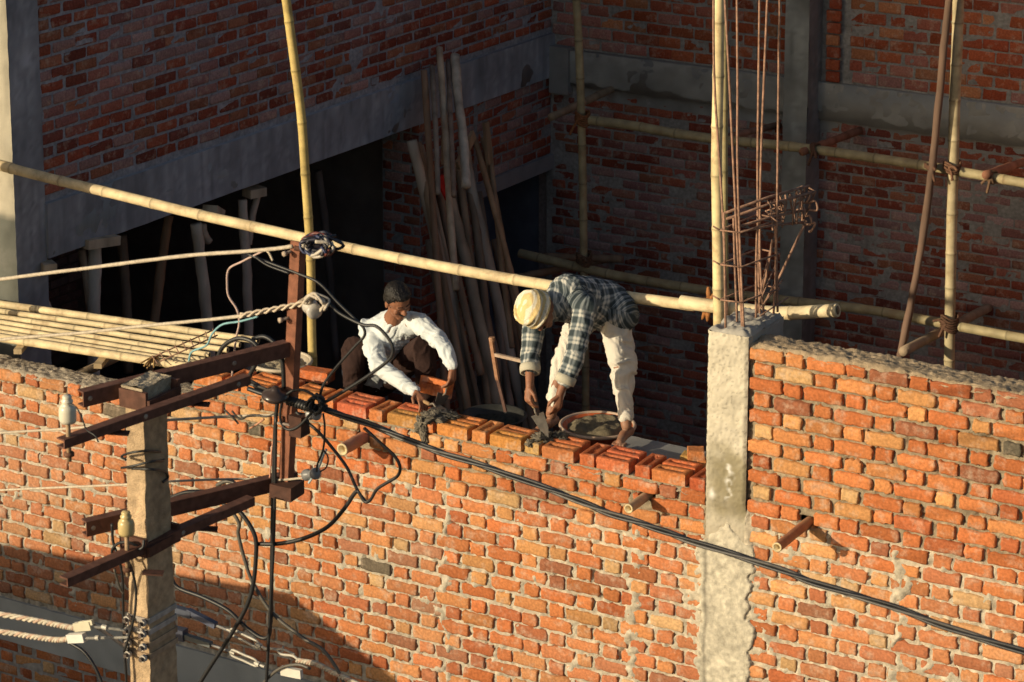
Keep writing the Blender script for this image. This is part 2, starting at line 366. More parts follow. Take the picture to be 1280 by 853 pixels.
# floor beam under the wall, and the lower storey
mb = MB()
def cf(u, z): return np.array([.40, .40, .36])*(.8+.4*fbm(u, z, .25, 40))[:, None]
sheet(mb, -7.3, 3.4, 2.86, 3.175, .03, lambda u, z: .018+(fbm(u, z, .08, 41)-.5)*.012, cf, fm_front)
mb.box((-7.3, 0, 2.86), (3.4, .28, 3.17), (.27, .27, .255)); mb.build('floor_beam', M['concrete'], wl)
mb = MB(); n = 9
for k in range(30):
    cu, cz, w_, h_ = course_bricks(-7.3, 3.4, 2.86, k, .1, 5); c = brickcols(len(cu), 900+k)
    wh = (fbm(cu, cz, .4, 60) > .5)[:, None]*.35; c = c*(1-wh)+np.array([.45, .42, .38])*wh
    brick_batch(mb, cu, cz, w_, h_, c, fm_front, 4, 2, seed=k+400)
mb.build('lower_brick_face', M['brick'], wl)
mb = MB(); sheet(mb, -7.3, 3.4, 0, 2.86, .03, lambda u, z: -.005+(fbm(u, z, .06, 43)-.5)*.012, lambda u, z: np.array([.36, .33, .29])*(.8+.4*fbm(u, z, .1, 44))[:, None], fm_front)
mb.box((-7.3, .03, 0), (3.4, .24, 2.86), (.3, .27, .23)); mb.build('lower_mortar', M['mortar'], wl)

wr = thing('brick_wall', (1.5, .1, 3.2), 'taller orange brick wall right of the concrete column with gravelly mortar on top', 'brick wall')
build_front(.004, 3.4, 5.985, .282, 4.97, 2, parent=wr)
mb = MB(); sheet(mb, 0, 3.4, 3.17, 5.99, .011, front_h(4.97), front_c(4.97), fm_front); mb.build('mortar_face', M['mortar'], wr)
mb = MB(); topsheet(mb, -.0, 3.4, 5.998, .009, 34, col=(.38, .29, .19), wob=.012); mb.build('mortar_top', M['mortar'], wr)
mb = MB(); mb.box((0, .05, 3.17), (3.4, .24, 5.96), (.25, .2, .15)); mb.build('wall_core', M['mortar'], wr, smooth=False)

# ---------------- concrete column
cl = thing('concrete_column', (-.12, .2, 2.9), 'pale rough concrete column between the two brick walls, rebars rising from its top', 'column')
mb = MB()
def ch(u, z):
    up = sstep(4.95, 5.05, z); h = .004+.020*up + (fbm(u, z, .06, 50)-.5)*.006 + (fbm(u, z, .014, 51, 2)-.5)*.009
    por = sstep(.80, .9, vn(u, z, .012, 52))*sstep(5.3, 5.45, z); h -= por*.004
    e = np.minimum(u+.250, .006-u); return h-.012*np.exp(-(e/.010)**2)*up + (fbm(u, z, .02, 151)-.5)*.006
def cc(u, z):
    c = np.repeat(np.array([[.55, .50, .395]]), len(u), 0)*(.72+.5*fbm(u, z, .06, 53))[:, None]*(1-.35*sstep(.78, .88, vn(u, z, .011, 52)))[:, None]
    st = sstep(4.86, 4.98, z)*(1-sstep(5.25, 5.40, z+.1*(vn(u, z, .06, 54)-.5))); g = (st*(.45+.55*sstep(-.25, -.16, u)))[:, None]
    c = c*(1-g)+np.array([.27, .235, .15])*g*1.0
    wt = np.maximum(np.exp(-((u+.105-.10*(fbm(z, u*0, .06, 55)-.5)-.02*(vn(z, u*0, .015, 66)-.5))/(.008+.02*vn(z, u*0, .04, 67)))**2)*sstep(5.02, 5.08, z)*(1-sstep(5.24, 5.30, z)), np.exp(-(((u+.205)/.02)**2+((z-5.06)/.03)**2)))[:, None]*(.9*sstep(.25, .7, vn(u, z, .018, 56)))[:, None]
    c = c*(1-wt)+np.array([.75, .73, .68])*wt
    lo = (1-sstep(4.8, 4.95, z))[:, None]; return c*(1-lo)+np.array([.42, .37, .28])*(.8+.4*fbm(u, z, .09, 57))[:, None]*lo
sheet(mb, -.250, .006, 3.17, 6.045, .008, ch, cc, fm_front)
# right and left flanks above the walls, top
fl = lambda u, d, z: np.stack([np.full_like(u, -.250)-d, u, z], 1)
U = (0, .45); 
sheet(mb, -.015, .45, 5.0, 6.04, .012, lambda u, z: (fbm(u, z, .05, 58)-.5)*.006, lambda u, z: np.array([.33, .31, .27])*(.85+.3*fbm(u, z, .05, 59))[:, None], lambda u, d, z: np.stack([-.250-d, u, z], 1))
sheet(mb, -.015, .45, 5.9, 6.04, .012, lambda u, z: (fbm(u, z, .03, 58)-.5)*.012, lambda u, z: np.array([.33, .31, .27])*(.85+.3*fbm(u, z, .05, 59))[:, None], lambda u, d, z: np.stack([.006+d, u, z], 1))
nu, nv = 30, 44
Ug, Yg = np.meshgrid(np.linspace(-.252, .008, nu), np.linspace(-.018, .452, nv), indexing='ij'); Ug = Ug.ravel(); Yg = Yg.ravel()
e = np.minimum(np.minimum(Ug+.252, .008-Ug), np.minimum(Yg+.018, .452-Yg))
Zg = 6.062+(fbm(Ug, Yg, .06, 61)-.5)*.05+(fbm(Ug, Yg, .02, 62, 2)-.5)*.02-.03*np.exp(-(e/.012)**2)
mb.grid(np.stack([Ug, Yg, Zg], 1), nu, nv, np.array([.36, .34, .30])*(.7+.6*fbm(Ug, Yg, .03, 63))[:, None])
mb.build('column_shaft', M['concrete'], cl)
mb = MB()
def sph(u, z):
    rag = .145 + .04*(fbm(z, u*0, .25, 140)) + .10*np.abs(fbm(z, u*0, .14, 141)-.3)*(.3+.7*(u > -.12)) + .10*(fbm(u, z, .05, 142)-.5) - .26*sstep(4.72, 4.99, z)
    mk_ = 1-sstep(-.016, .010, np.abs(u+.122)-rag); return -.03+(.052-.012*sstep(4.55, 4.9, z))*mk_+(fbm(u, z, .07, 143)-.5)*.014*mk_+(fbm(u, z, .018, 144, 2)-.5)*.006
def spc(u, z): 
    c = np.array([.50, .455, .36])*(.66+.35*fbm(u, z, .10, 145)+.28*vn(u, z, .02, 147))[:, None]; d = (np.exp(-((u+.22+.03*vn(z, u*0, .1, 146))/.012)**2)*.45)[:, None]; return c*(1-d)
sheet(mb, -.46, .22, 3.17, 5.0, .009, sph, spc, fm_front); mb.build('mortar_spill', M['mortar'], cl)
mb = MB(); mb.box((-.24, .0, 3.17), (-.004, .44, 6.02), (.35, .32, .26)); mb.build('column_core', M['concrete'], cl, smooth=False)

# ---------------- freshly laid frogged bricks
def frog_brick(mb, c, L_, W_, Hh, yaw=0, tilt=0, roll=0, col=(.5, .15, .05), seed=0, frog=True):
    nu, nv = 20, 11
    U, W2 = np.meshgrid(np.linspace(-.5, .5, nu), np.linspace(-.5, .5, nv), indexing='ij'); U = U.ravel(); W2 = W2.ravel()
    x = U*L_; y = W2*W_
    fr = 0
    if frog:
        d = np.maximum(np.abs(x)/(L_*.36), np.abs(y)/(W_*.20)); fr = (1-sstep(.88, 1.02, d))*.019
        fr = fr*(1-.55*sstep(.5, .62, vn(x, y, .022, seed+3)))
    z = Hh/2 - fr + (fbm(x, y, .04, seed)-.5)*.004
    ring = [i*nv for i in range(nu)] + [(nu-1)*nv+j for j in range(1, nv)] + [i*nv+nv-1 for i in range(nu-2, -1, -1)] + [j for j in range(nv-2, 0, -1)]
    z[ring] -= .003
    x[ring] *= .985; y[ring] *= .97
    V = [np.stack([x, y, z], 1)]
    rx = np.array([U[r_]*L_ for r_ in ring]); ry = np.array([W2[r_]*W_ for r_ in ring])
    for zl in (Hh/2-.008, Hh/6, -Hh/6, -Hh/2+.006, -Hh/2):
        s_ = .985 if zl == -Hh/2 else 1; jx = (fbm(rx*3+zl*9, ry*3+zl*5, .1, seed+1)-.5)*.008
        V.append(np.stack([rx*s_+np.sign(rx)*jx*(np.abs(rx) > L_*.49), ry*s_+np.sign(ry)*jx*(np.abs(ry) > W_*.49), np.full(len(ring), zl)], 1))
    V = np.concatenate(V); k = len(ring); Fc = []
    for i in range(nu-1):
        for j in range(nv-1): a = i*nv+j; Fc.append((a, a+nv, a+nv+1, a+1))
    for q in range(k): Fc.append((ring[q], nu*nv+q, nu*nv+(q+1) % k, ring[(q+1) % k]))
    for l in range(4):
        for q in range(k): a = nu*nv+l*k; b = a+k; Fc.append((a+q, b+q, b+(q+1) % k, a+(q+1) % k))
    Fc.append(tuple(nu*nv+4*k+q for q in range(k)))
    cy, sy = math.cos(yaw), math.sin(yaw); Ry = np.array([[cy, -sy, 0], [sy, cy, 0], [0, 0, 1]])
    ct, st = math.cos(tilt), math.sin(tilt); Rt = np.array([[1, 0, 0], [0, ct, -st], [0, st, ct]])
    c2, s2 = math.cos(roll), math.sin(roll); Rr = np.array([[c2, 0, s2], [0, 1, 0], [-s2, 0, c2]])
    V = V@(Ry@Rt@Rr).T + np.asarray(c)
    g = (.9+.2*fbm(V[:, 0], V[:, 1]+V[:, 2], .05, seed+6))[:, None]
    mb.add(V, Fc, np.asarray(col)*g)
ordn = ['first', 'second', 'third', 'fourth', 'fifth', 'sixth', 'seventh', 'eighth', 'ninth', 'tenth']
HC = {0: (.36, .085, .035), 1: (.38, .10, .04), 2: (.41, .115, .045), 3: (.42, .26, .10), 4: (.50, .20, .07), 5: (.46, .15, .05), 6: (.48, .17, .06), 7: (.5, .16, .05), 8: (.48, .14, .05), 9: (.5, .15, .05)}
for k in range(10):
    hx = -.315-P*k; rg = random.Random(k)
    lo = k >= 7
    mb = MB(); frog_brick(mb, (hx+rg.gauss(0, .004), .118+rg.gauss(0, .005), 5.087), .222, .097, .073, math.pi/2+rg.gauss(0, .02 if not lo else .05), rg.gauss(0, .015), rg.gauss(0, .015), HC[k], k*7)
    o = mb.build('brick', M['brick'], smooth=False)
    tag(o, '%s freshly laid header brick on the wall top, counting leftwards from the concrete column' % ordn[k], 'brick', 'freshly laid frogged bricks on the wall top')
    for j, (yy, nm) in enumerate(((.060, 'front'), (.176, 'rear'))):
        if lo and j and k == 9: continue
        mb = MB(); c = (.48+rg.gauss(0, .04), .165+rg.gauss(0, .025), .06)
        frog_brick(mb, (hx-P/2+rg.gauss(0, .004), yy+rg.gauss(0, .003), 5.087+rg.gauss(0, .002)), .216, .104, .073, rg.gauss(0, .02 if not lo else .07), rg.gauss(0, .02), rg.gauss(0, .012), c, k*7+j+2)
        o = mb.build('brick', M['brick'], smooth=False)
        tag(o, '%s brick of the %s side-by-side stretcher pair from the concrete column, on the wall top' % (nm, ordn[k]), 'brick', 'freshly laid frogged bricks on the wall top')
def lump(mb, c, r, seed, col=(.16, .14, .11), flat=.5, n=44):
    V = []; Fc = []
    for i in range(n+1):
        t = math.pi*i/n
        for j in range(n):
            p = 2*math.pi*j/n; d = Vector((math.sin(t)*math.cos(p), math.sin(t)*math.sin(p), math.cos(t)))
            k = 1+.55*mnoise.noise(d*1.7+Vector((seed, 0, 0)))+.3*mnoise.noise(d*5+Vector((0, seed, 0)))+.30*mnoise.noise(d*11+Vector((0, 0, seed)))+.28*mnoise.noise(d*24+Vector((0, 0, seed)))
            V.append((c[0]+d.x*r[0]*k, c[1]+d.y*r[1]*k, c[2]+d.z*r[2]*k))
    for i in range(n):
        for j in range(n): k = (j+1) % n; Fc.append((i*n+j, (i+1)*n+j, (i+1)*n+k, i*n+k))
    mb.add(V, Fc, col)
mb = MB()
p = at(540, 520, .05); lump(mb, (p[0], .09, 5.125), (.085, .10, .028), 1); lump(mb, (p[0]-.05, .0, 5.085), (.035, .025, .06), 2); lump(mb, (p[0]-.02, -.01, 5.03), (.022, .015, .05), 3); lump(mb, (p[0]+.07, .15, 5.125), (.05, .05, .018), 4)
tag(mb.build('mortar_heap', M['mortar']), 'grey wet mortar heap spilling over the top course below the squatting mason', 'mortar')
mb = MB(); p = at(676, 538, .1); lump(mb, (p[0], .12, 5.125), (.06, .07, .028), 6); lump(mb, (p[0]+.07, .2, 5.12), (.05, .05, .02), 7); lump(mb, (p[0]-.03, .03, 5.11), (.03, .03, .02), 8)
tag(mb.build('mortar_heap', M['mortar']), 'dark wet mortar being spread under the bending mason\'s trowel', 'mortar')
# loose bricks
def loose(px, py, Y, z, yaw, lab, col=(.5, .14, .05), L_=.225, tilt=0, roll=0, name='brick', grp=None):
    q = at(px, py, Y); mb = MB(); frog_brick(mb, (q[0], Y, q[2] if z is None else z), L_, .107, .073, yaw, tilt, roll, col, int(px), frog=(z is None))
    return tag(mb.build(name, M['brick'], smooth=False), lab, 'brick', grp)
loose(395, 474, .42, 5.10, .1, 'loose red brick lying between the pale bowl and the squatting mason')
loose(870, 551, .36, 5.115, .5, 'broken brick topmost of the small pile against the concrete column', (.5, .19, .07), .10)
loose(864, 566, .40, 5.06, .2, 'yellowish broken brick at the bottom of the small pile by the column', (.45, .28, .09), .11)
loose(883, 566, .36, 5.06, .1, 'orange brick piece squeezed between the small brick pile and the column', (.55, .22, .08), .08)
loose(545, 484, .40, None, -.1, 'orange brick stood on its edge in front of the squatting mason', (.52, .16, .055), .22, tilt=1.25)

# ================================================================== buildings behind
GC = np.array([.30, .315, .345])
def gcol(seed, base=GC, a=.7, b=.6, s=.3): return lambda u, z: np.asarray(base)*((a+b*fbm(u, z, s, seed))*(.82+.36*vn(u, z, .035, seed+1)*vn(u, z*.15, .05, seed+2)*1.6)*(1-.22*sstep(.8, .9, vn(u, z*.12, .04, seed+3))))[:, None]
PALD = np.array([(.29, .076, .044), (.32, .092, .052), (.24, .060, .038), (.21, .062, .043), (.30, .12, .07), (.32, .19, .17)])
def run_bricks(mb, u0, u1, zt, zb, pitch, hc, seed, fmap, joint=.016, keepf=None, pal=PALD, proud=.002):
    k = 0; z = zt-hc/2
    while z > zb:
        rg = np.random.default_rng(seed*999+k); n = int((u1-u0)/pitch)+3
        cu = u0+(np.arange(n)-.5*(k % 2)+rg.random()*.12)*pitch + rg.normal(0, .006, n); w_ = np.full(n, pitch-joint)*(1+rg.normal(0, .03, n))
        a = np.maximum(cu-w_/2, u0+.005); b = np.minimum(cu+w_/2, u1-.005); m = b-a > .05; a, b = a[m], b[m]; cu = (a+b)/2; w_ = b-a
        if keepf is not None and len(cu): m = np.array([keepf(p, z) for p in cu], bool); cu, w_ = cu[m], w_[m]
        if len(cu):
            c = brickcols(len(cu), seed*31+k, pal, np.ones(len(pal)), odd=.002)
            ef = sstep(.55, .75, fbm(cu+5, np.full(len(cu), z), .5, seed+70))[:, None]*.35; c = c*(1-ef)+np.array([.42, .33, .33])*ef
            brick_batch(mb, cu, np.full(len(cu), z), w_, np.full(len(cu), hc-joint), c, fmap, 4, 2, seed=seed*5+k, proud=proud, edge=.004)
        z -= hc; k += 1

# ---- left building (its side wall runs back from the front wall, plane x ~ -5.85)
LD = np.array([168, 4147.]); LD /= np.linalg.norm(LD); LN = np.array([LD[1], -LD[0]])   # along, outward (+x)
L0 = np.array([-5.85, 8.])
def fm_left(s, d, z):     # s = world-y-ish distance measured so that corner is s=8
    p = L0[None]+(np.asarray(s)-8)[:, None]*LD[None]+np.asarray(d)[:, None]*LN[None]; return np.stack([p[:, 0], p[:, 1], z], 1)
def LP(s, d, z): return fm_left(np.array([s]), np.array([d]), np.array([z]))[0]
lb = thing('brick_building', (-9, 4, 0), 'dark shaded brick building on the left with grey concrete beam and open props-filled ground level', 'building')
mb = MB(); run_bricks(mb, 1.12, 8.0, 9.6, 5.70, .25, .0925, 11, fm_left, joint=.021, proud=.004); mb.build('upper_brick_face', M['brick'], lb)
mb = MB(); sheet(mb, 1.1, 8.05, 5.66, 10.0, .025, lambda u, z: -.004+(fbm(u, z, .05, 71)-.5)*.012+np.exp(-((u-5.1-(z-6.2)*.9)/.13)**2)*(z > 5.7)*vn(u, z, .12, 72)*.022,
    lambda u, z: np.array([.30, .31, .34])*(.75+.5*fbm(u, z, .12, 73))[:, None], fm_left); mb.build('upper_mortar', M['mortar'], lb)
mb = MB()
def lbox(mb, s0, s1, d0, d1, z0, z1, col):
    V = [LP(s, d, z) for z in (z0, z1) for s, d in ((s0, d0), (s1, d0), (s1, d1), (s0, d1))]
    mb.add(V, [(0, 1, 2, 3), (7, 6, 5, 4), (0, 4, 5, 1), (1, 5, 6, 2), (2, 6, 7, 3), (3, 7, 4, 0)], col)
lbox(mb, 1.1, 8.2, -.28, -.03, 5.66, 12.5, (.24, .2, .18)); lbox(mb, 1.1, 8.2, -5, -.28, 12.2, 12.5, (.24, .24, .24)); lbox(mb, .9, 1.15, -5, -.42, 5.4, 12.5, (.3, .25, .22)); mb.build('upper_wall_core', M['concrete'], lb, smooth=False)
mb = MB(); sheet(mb, 1.12, 8.03, 5.26, 5.67, .03, lambda u, z: .035+(fbm(u, z, .3, 74)-.5)*.02+(fbm(u, z, .04, 75)-.5)*.006, gcol(76), fm_left)
lbox(mb, 1.12, 8.05, -.28, .03, 5.262, 5.668, GC); mb.build('concrete_beam', M['streak'], lb)
mb = MB(); lbox(mb, 1.1, 8.2, -5, -.28, 5.5, 5.66, (.2, .2, .2)); mb.build('floor_slab', M['concrete'], lb, smooth=False)
# end column (sunlit front face)
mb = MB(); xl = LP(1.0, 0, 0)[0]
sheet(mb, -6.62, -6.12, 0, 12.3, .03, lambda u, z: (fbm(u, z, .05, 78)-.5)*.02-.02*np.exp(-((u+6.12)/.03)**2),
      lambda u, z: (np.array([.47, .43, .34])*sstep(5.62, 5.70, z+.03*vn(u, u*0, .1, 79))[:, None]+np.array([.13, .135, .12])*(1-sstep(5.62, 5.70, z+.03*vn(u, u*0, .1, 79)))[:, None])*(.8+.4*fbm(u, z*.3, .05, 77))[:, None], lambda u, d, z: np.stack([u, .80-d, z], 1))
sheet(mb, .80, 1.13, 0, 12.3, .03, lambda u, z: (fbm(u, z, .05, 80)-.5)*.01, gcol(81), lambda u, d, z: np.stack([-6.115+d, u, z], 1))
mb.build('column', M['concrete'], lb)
mb = MB(); mb.box((-6.6, .83, 0), (-6.13, 1.12, 12.3), (.25, .25, .25)); mb.build('column_core', M['concrete'], lb, smooth=False)
# brick pillar and brick infill under the beam, door lintel
mb = MB(); run_bricks(mb, 5.86, 6.7, 5.25, .2, .25, .0925, 12, fm_left); run_bricks(mb, -.40, 0, 5.25, .2, .20, .0925, 16, lambda u, d, z: fm_left(5.85-d, u, z), joint=.018)
mb.build('brick_pillar_face', M['brick'], lb)
mb = MB(); run_bricks(mb, 6.75, 7.99, 5.25, 4.52, .25, .0925, 13, fm_left); mb.build('infill_brick_face', M['brick'], lb)
mb = MB(); lbox(mb, 5.853, 6.3, -.40, -.004, 0, 5.26, (.26, .26, .26)); lbox(mb, 6.74, 8.05, -.25, -.004, 4.5, 5.26, (.26, .26, .26)); lbox(mb, 6.3, 6.74, -.25, -.004, 0, 5.26, (.26, .26, .26)); mb.build('pillar_mortar', M['mortar'], lb, smooth=False)
mb = MB(); lbox(mb, 6.55, 8.04, -.25, .03, 4.37, 4.51, (.25, .25, .26)); mb.build('door_lintel', M['concrete'], lb, smooth=False)
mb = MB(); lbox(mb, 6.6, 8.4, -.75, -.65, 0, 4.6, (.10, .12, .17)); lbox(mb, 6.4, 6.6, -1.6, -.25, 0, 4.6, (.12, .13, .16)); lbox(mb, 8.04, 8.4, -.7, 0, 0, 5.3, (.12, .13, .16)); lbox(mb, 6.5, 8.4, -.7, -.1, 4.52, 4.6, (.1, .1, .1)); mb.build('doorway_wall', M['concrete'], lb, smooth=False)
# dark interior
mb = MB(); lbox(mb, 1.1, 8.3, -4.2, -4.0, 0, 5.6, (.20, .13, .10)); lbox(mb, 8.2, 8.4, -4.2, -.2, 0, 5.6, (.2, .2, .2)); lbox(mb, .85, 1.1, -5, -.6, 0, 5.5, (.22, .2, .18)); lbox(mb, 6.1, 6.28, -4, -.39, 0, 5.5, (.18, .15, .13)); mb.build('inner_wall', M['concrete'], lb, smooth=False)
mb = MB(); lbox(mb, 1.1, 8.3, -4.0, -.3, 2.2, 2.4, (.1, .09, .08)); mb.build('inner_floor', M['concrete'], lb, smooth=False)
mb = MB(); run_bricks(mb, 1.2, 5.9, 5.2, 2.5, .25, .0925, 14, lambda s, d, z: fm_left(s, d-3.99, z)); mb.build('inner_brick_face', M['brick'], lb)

# ---- back wall, plane y = 8
fm_back = lambda u, d, z: np.stack([u, 8-d, z], 1)
bw = thing('brick_wall', (-2, 8.1, 0), 'dark shaded brick wall across the back with grey concrete band and concrete column', 'brick wall')
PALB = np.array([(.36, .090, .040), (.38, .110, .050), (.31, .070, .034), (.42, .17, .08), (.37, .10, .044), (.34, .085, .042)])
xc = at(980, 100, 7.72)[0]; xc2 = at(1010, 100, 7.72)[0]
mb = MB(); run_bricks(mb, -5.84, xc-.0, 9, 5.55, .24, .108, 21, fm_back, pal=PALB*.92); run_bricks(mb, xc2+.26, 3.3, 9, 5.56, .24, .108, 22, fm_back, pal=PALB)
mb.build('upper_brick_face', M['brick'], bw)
mb = MB(); run_bricks(mb, xc2+.06, xc2+.20, 9, 5.56, .24, .108, 25, lambda u, d, z: np.stack([u, 7.93-d, z], 1), pal=PALB); mb.build('brick_pier', M['brick'], bw)
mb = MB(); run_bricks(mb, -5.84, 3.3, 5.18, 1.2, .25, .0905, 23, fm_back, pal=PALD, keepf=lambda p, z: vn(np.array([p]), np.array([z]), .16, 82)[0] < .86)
mb.build('lower_brick_face', M['brick'], bw)
mb = MB(); sheet(mb, -5.9, 3.3, 1.0, 9.2, .03, lambda u, z: -.004+(fbm(u, z, .05, 83)-.5)*.012+sstep(.62, .76, fbm(u, z, .35, 84))*.009*(z < 5.2)*vn(u, z, .06, 87),
    lambda u, z: np.array([.30, .285, .26])*(.75+.5*fbm(u, z, .12, 85))[:, None], fm_back); mb.build('mortar_face', M['mortar'], bw)
mb = MB(); mb.box((-6, 8.03, 0), (3.3, 8.25, 9.2), (.25, .2, .18)); mb.build('wall_core', M['mortar'], bw, smooth=False)
mb = MB()
def bh(u, z): return .05+(fbm(u, z, .06, 86)-.5)*.012+(fbm(u, z, .3, 88)-.5)*.02-.05*(1-sstep(5.16, 5.26, z+.10*(fbm(u, u*0, .2, 87)-.5)))
def bc(u, z):
    c = np.array([.30, .295, .265])*(.75+.5*fbm(u, z, .2, 89))[:, None]; t = (sstep(5.42, 5.5, z)*sstep(.4, .6, fbm(u, z, .05, 90)))[:, None]*.5
    return c*(1-t)+np.array([.42, .41, .39])*t
sheet(mb, -5.84, 3.3, 5.08, 5.53, .025, bh, bc, fm_back); mb.box((-5.84, 7.952, 5.2), (3.3, 8.02, 5.535), (.3, .3, .28)); mb.build('concrete_band', M['concrete'], bw)
mb = MB(); mb.box((-5.82, 7.90, 5.12), (-5.62, 8.0, 5.56), (.26, .25, .23)); mb.build('beam_end', M['concrete'], bw, smooth=False)
mb = MB(); sheet(mb, xc, xc2, 0, 9, .03, lambda u, z: (fbm(u, z, .1, 91)-.5)*.02, gcol(92, (.30, .305, .275)), lambda u, d, z: np.stack([u, 7.72-d, z], 1))
sheet(mb, 7.72, 8.0, 0, 9, .03, lambda u, z: (fbm(u, z, .1, 93)-.5)*.02, gcol(94, (.24, .24, .235)), lambda u, d, z: np.stack([xc2+d, u, z], 1))
sheet(mb, 7.72, 8.0, 0, 9, .05, lambda u, z: 0*u, gcol(94, (.24, .24, .235)), lambda u, d, z: np.stack([xc-d, u, z], 1)); mb.build('column', M['concrete'], bw)
# right boundary wall (outside the picture) and the left neighbour that shades the lower wall
rw = thing('brick_wall', (3.4, 4, 0), 'sunlit side brick wall just outside the right edge closing the courtyard', 'brick wall')
mb = MB(); run_bricks(mb, .3, 7.9, 6.0, 3.0, .25, .0925, 33, lambda s, d, z: np.stack([3.3-d, s, z], 1), pal=PAL); mb.build('brick_face', M['brick'], rw)
mb = MB(); mb.box((3.31, .25, 0), (3.5, 8, 6.0), (.33, .29, .23)); mb.build('mortar_core', M['mortar'], rw, smooth=False)
s_ = at(362, 742, 0); Lq = 3.2; xr = s_[0]-.6*Lq; zr = s_[2]+.305*Lq
nb = MB(); V = [(x, y, z) for z in (0, zr) for x, y in ((xr, -Lq), (xr+.1, -Lq-8), (xr-7, -Lq-8), (xr-7, -Lq-1.5))]
nb.add(V, [(0, 1, 2, 3), (7, 6, 5, 4), (0, 4, 5, 1), (1, 5, 6, 2), (2, 6, 7, 3), (3, 7, 4, 0)], (.35, .33, .3))
tag(nb.build('flat_roofed_building', M['concrete'], smooth=False), 'low flat roofed building beyond the lower left edge, shading the foot of the brick wall', 'building')
# unseen panel on a post, added to keep the sun off the back wall
t = thing('added_sun_blocker', (-6.35, 0, 4.8), 'unseen sheet panel on a thin post, added beyond the left edge to shade the back wall', 'panel')
mb = MB(); mb.box((-6.36, -.04, 4.8), (-6.31, -.001, 12)); mb.build('post', M['wood'], t)
mb = MB(); mb.box((-6.59, 0, 5.45), (-5.80, .012, 12), (.4, .4, .4)); mb.build('sheet', M['concrete'], t, smooth=False)
# ground
mb = MB(); mb.box((-150, -150, -.5), (150, 150, 0), (1, 1, 1)); tag(mb.build('ground', M['ground'], smooth=False), kind='structure')
mb = MB(); mb.box((-5.9, .3, .004), (3.3, 8, 1.3), (.16, .13, .1)); tag(mb.build('courtyard_floor', M['ground'], smooth=False), kind='structure')
mb = MB(); mb.box((-40, -9.5, .004), (40, -1.2, .03), (.08, .08, .08)); tag(mb.build('road', M['concrete'], smooth=False), kind='structure')

# ================================================================== bamboo and poles
def bamboo(pts, r, lab, cat='bamboo pole', group=None, name='bamboo_pole', col=(.55, .43, .23), node=.34, seed=0, parent=None, jitc=.07, wob=.004):
    rg = random.Random(seed); P0 = crom(pts, 12) if len(pts) > 2 else np.array([np.asarray(pts[0])*(1-t)+np.asarray(pts[1])*t for t in np.linspace(0, 1, 30)])
    seg = np.linalg.norm(np.diff(P0, axis=0), axis=1); S = np.concatenate([[0], np.cumsum(seg)]); L_ = S[-1]
    nodes = []; t = rg.uniform(.05, node)
    while t < L_: nodes.append(t); t += node*rg.uniform(.85, 1.12)
    ss = set(np.linspace(0, L_, max(6, int(L_/.07))).tolist())
    for q in nodes: ss.update([q-.016, q-.007, q, q+.007, q+.016])
    ss = np.array(sorted(x for x in ss if 0 <= x <= L_)); PP = np.stack([np.interp(ss, S, P0[:, i]) for i in range(3)], 1)
    rad = np.full(len(ss), r)*(1-.06*ss/L_); C = []
    for i, q in enumerate(ss):
        d = min([abs(q-x) for x in nodes]+[9]); rad[i] *= 1+.10*math.exp(-(d/.011)**2)
        sg = sum(1 for x in nodes if x < q); g = 1+.12*math.sin(sg*3.7+seed)*jitc/.07*.5
        k = .52 if d < .004 else (.86 if d < .012 else 1); C.append(np.array(col)*g*k)
    PP = PP+np.stack([(vn(ss, ss*0, .7, seed+1)-.5)*wob*2, ss*0, (vn(ss, ss*0, .7, seed+2)-.5)*wob*2], 1)
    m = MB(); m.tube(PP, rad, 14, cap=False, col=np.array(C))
    # cut ends: dark disc painted for the shade inside the hollow, pale rim
    for e, s2 in ((0, 1), (-1, -1)):
        p = PP[e]; q = PP[e+1] if e == 0 else PP[-2]; d = q-p; d /= np.linalg.norm(d)
        m.tube([p, p+d*.05], [rad[e]*.66, rad[e]*.6], 14, cap=True, col=(.12, .09, .05))
        u = np.cross(d, (0, 0, 1.) if abs(d[2]) < .9 else (1., 0, 0)); u /= np.linalg.norm(u); v = np.cross(d, u); V = []; Fc = []
        for j in range(14):
            a = 2*math.pi*j/14
            for rr in (rad[e], rad[e]*.66): V.append(p+(u*math.cos(a)+v*math.sin(a))*rr)
        for j in range(14): k = (j+1) % 14; Fc.append((2*j, 2*j+1, 2*k+1, 2*k))
        m.add(V, Fc, (.6, .5, .3))
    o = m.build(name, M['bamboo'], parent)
    if parent is None: tag(o, lab, cat, group)
    return o
def ext(a, b, t): a = np.asarray(a); b = np.asarray(b); return a+(b-a)*t
YR = .76
rail = [at(x, y, YR) for x, y in ((-60, 192), (122, 238), (312, 283), (507, 325), (700, 359), (868, 382))]
bamboo(rail, .037, 'long bright bamboo guard rail running from the left edge behind both men', group='bamboo scaffold poles', seed=1, col=(.66, .53, .32), node=.42)
bamboo([at(851, 377, YR-.06), at(905, 384, YR-.04), at(975, 391, YR), at(1047, 388, YR)], .042, 'short sunlit bamboo with a split end, tied behind the rebars on the column', group='bamboo scaffold poles', seed=2, col=(.66, .55, .35))
bamboo([at(350, -60, YR), at(362, 20, YR), at(376, 140, YR), at(383, 260, YR), at(388, 350, YR), at(392, 455, YR), at(395, 640, YR), at(395, 640, YR)+np.array([.01, 0, -2.7])], .030, 'yellow green upright bamboo rising behind the steel bracket of the utility pole', group='bamboo scaffold poles', seed=3, col=(.50, .38, .14), wob=.012)
bamboo([at(899, -60, .62), at(898, 100, .62), at(896, 200, .62), at(897, 300, .62), at(898, 400, .62), at(899, 520, .62), at(899, 520, .62)+np.array([.01, .02, -3.9])], .034, 'bright upright bamboo directly left of the rusty rebars behind the column', group='bamboo scaffold poles', seed=4, col=(.66, .54, .30))
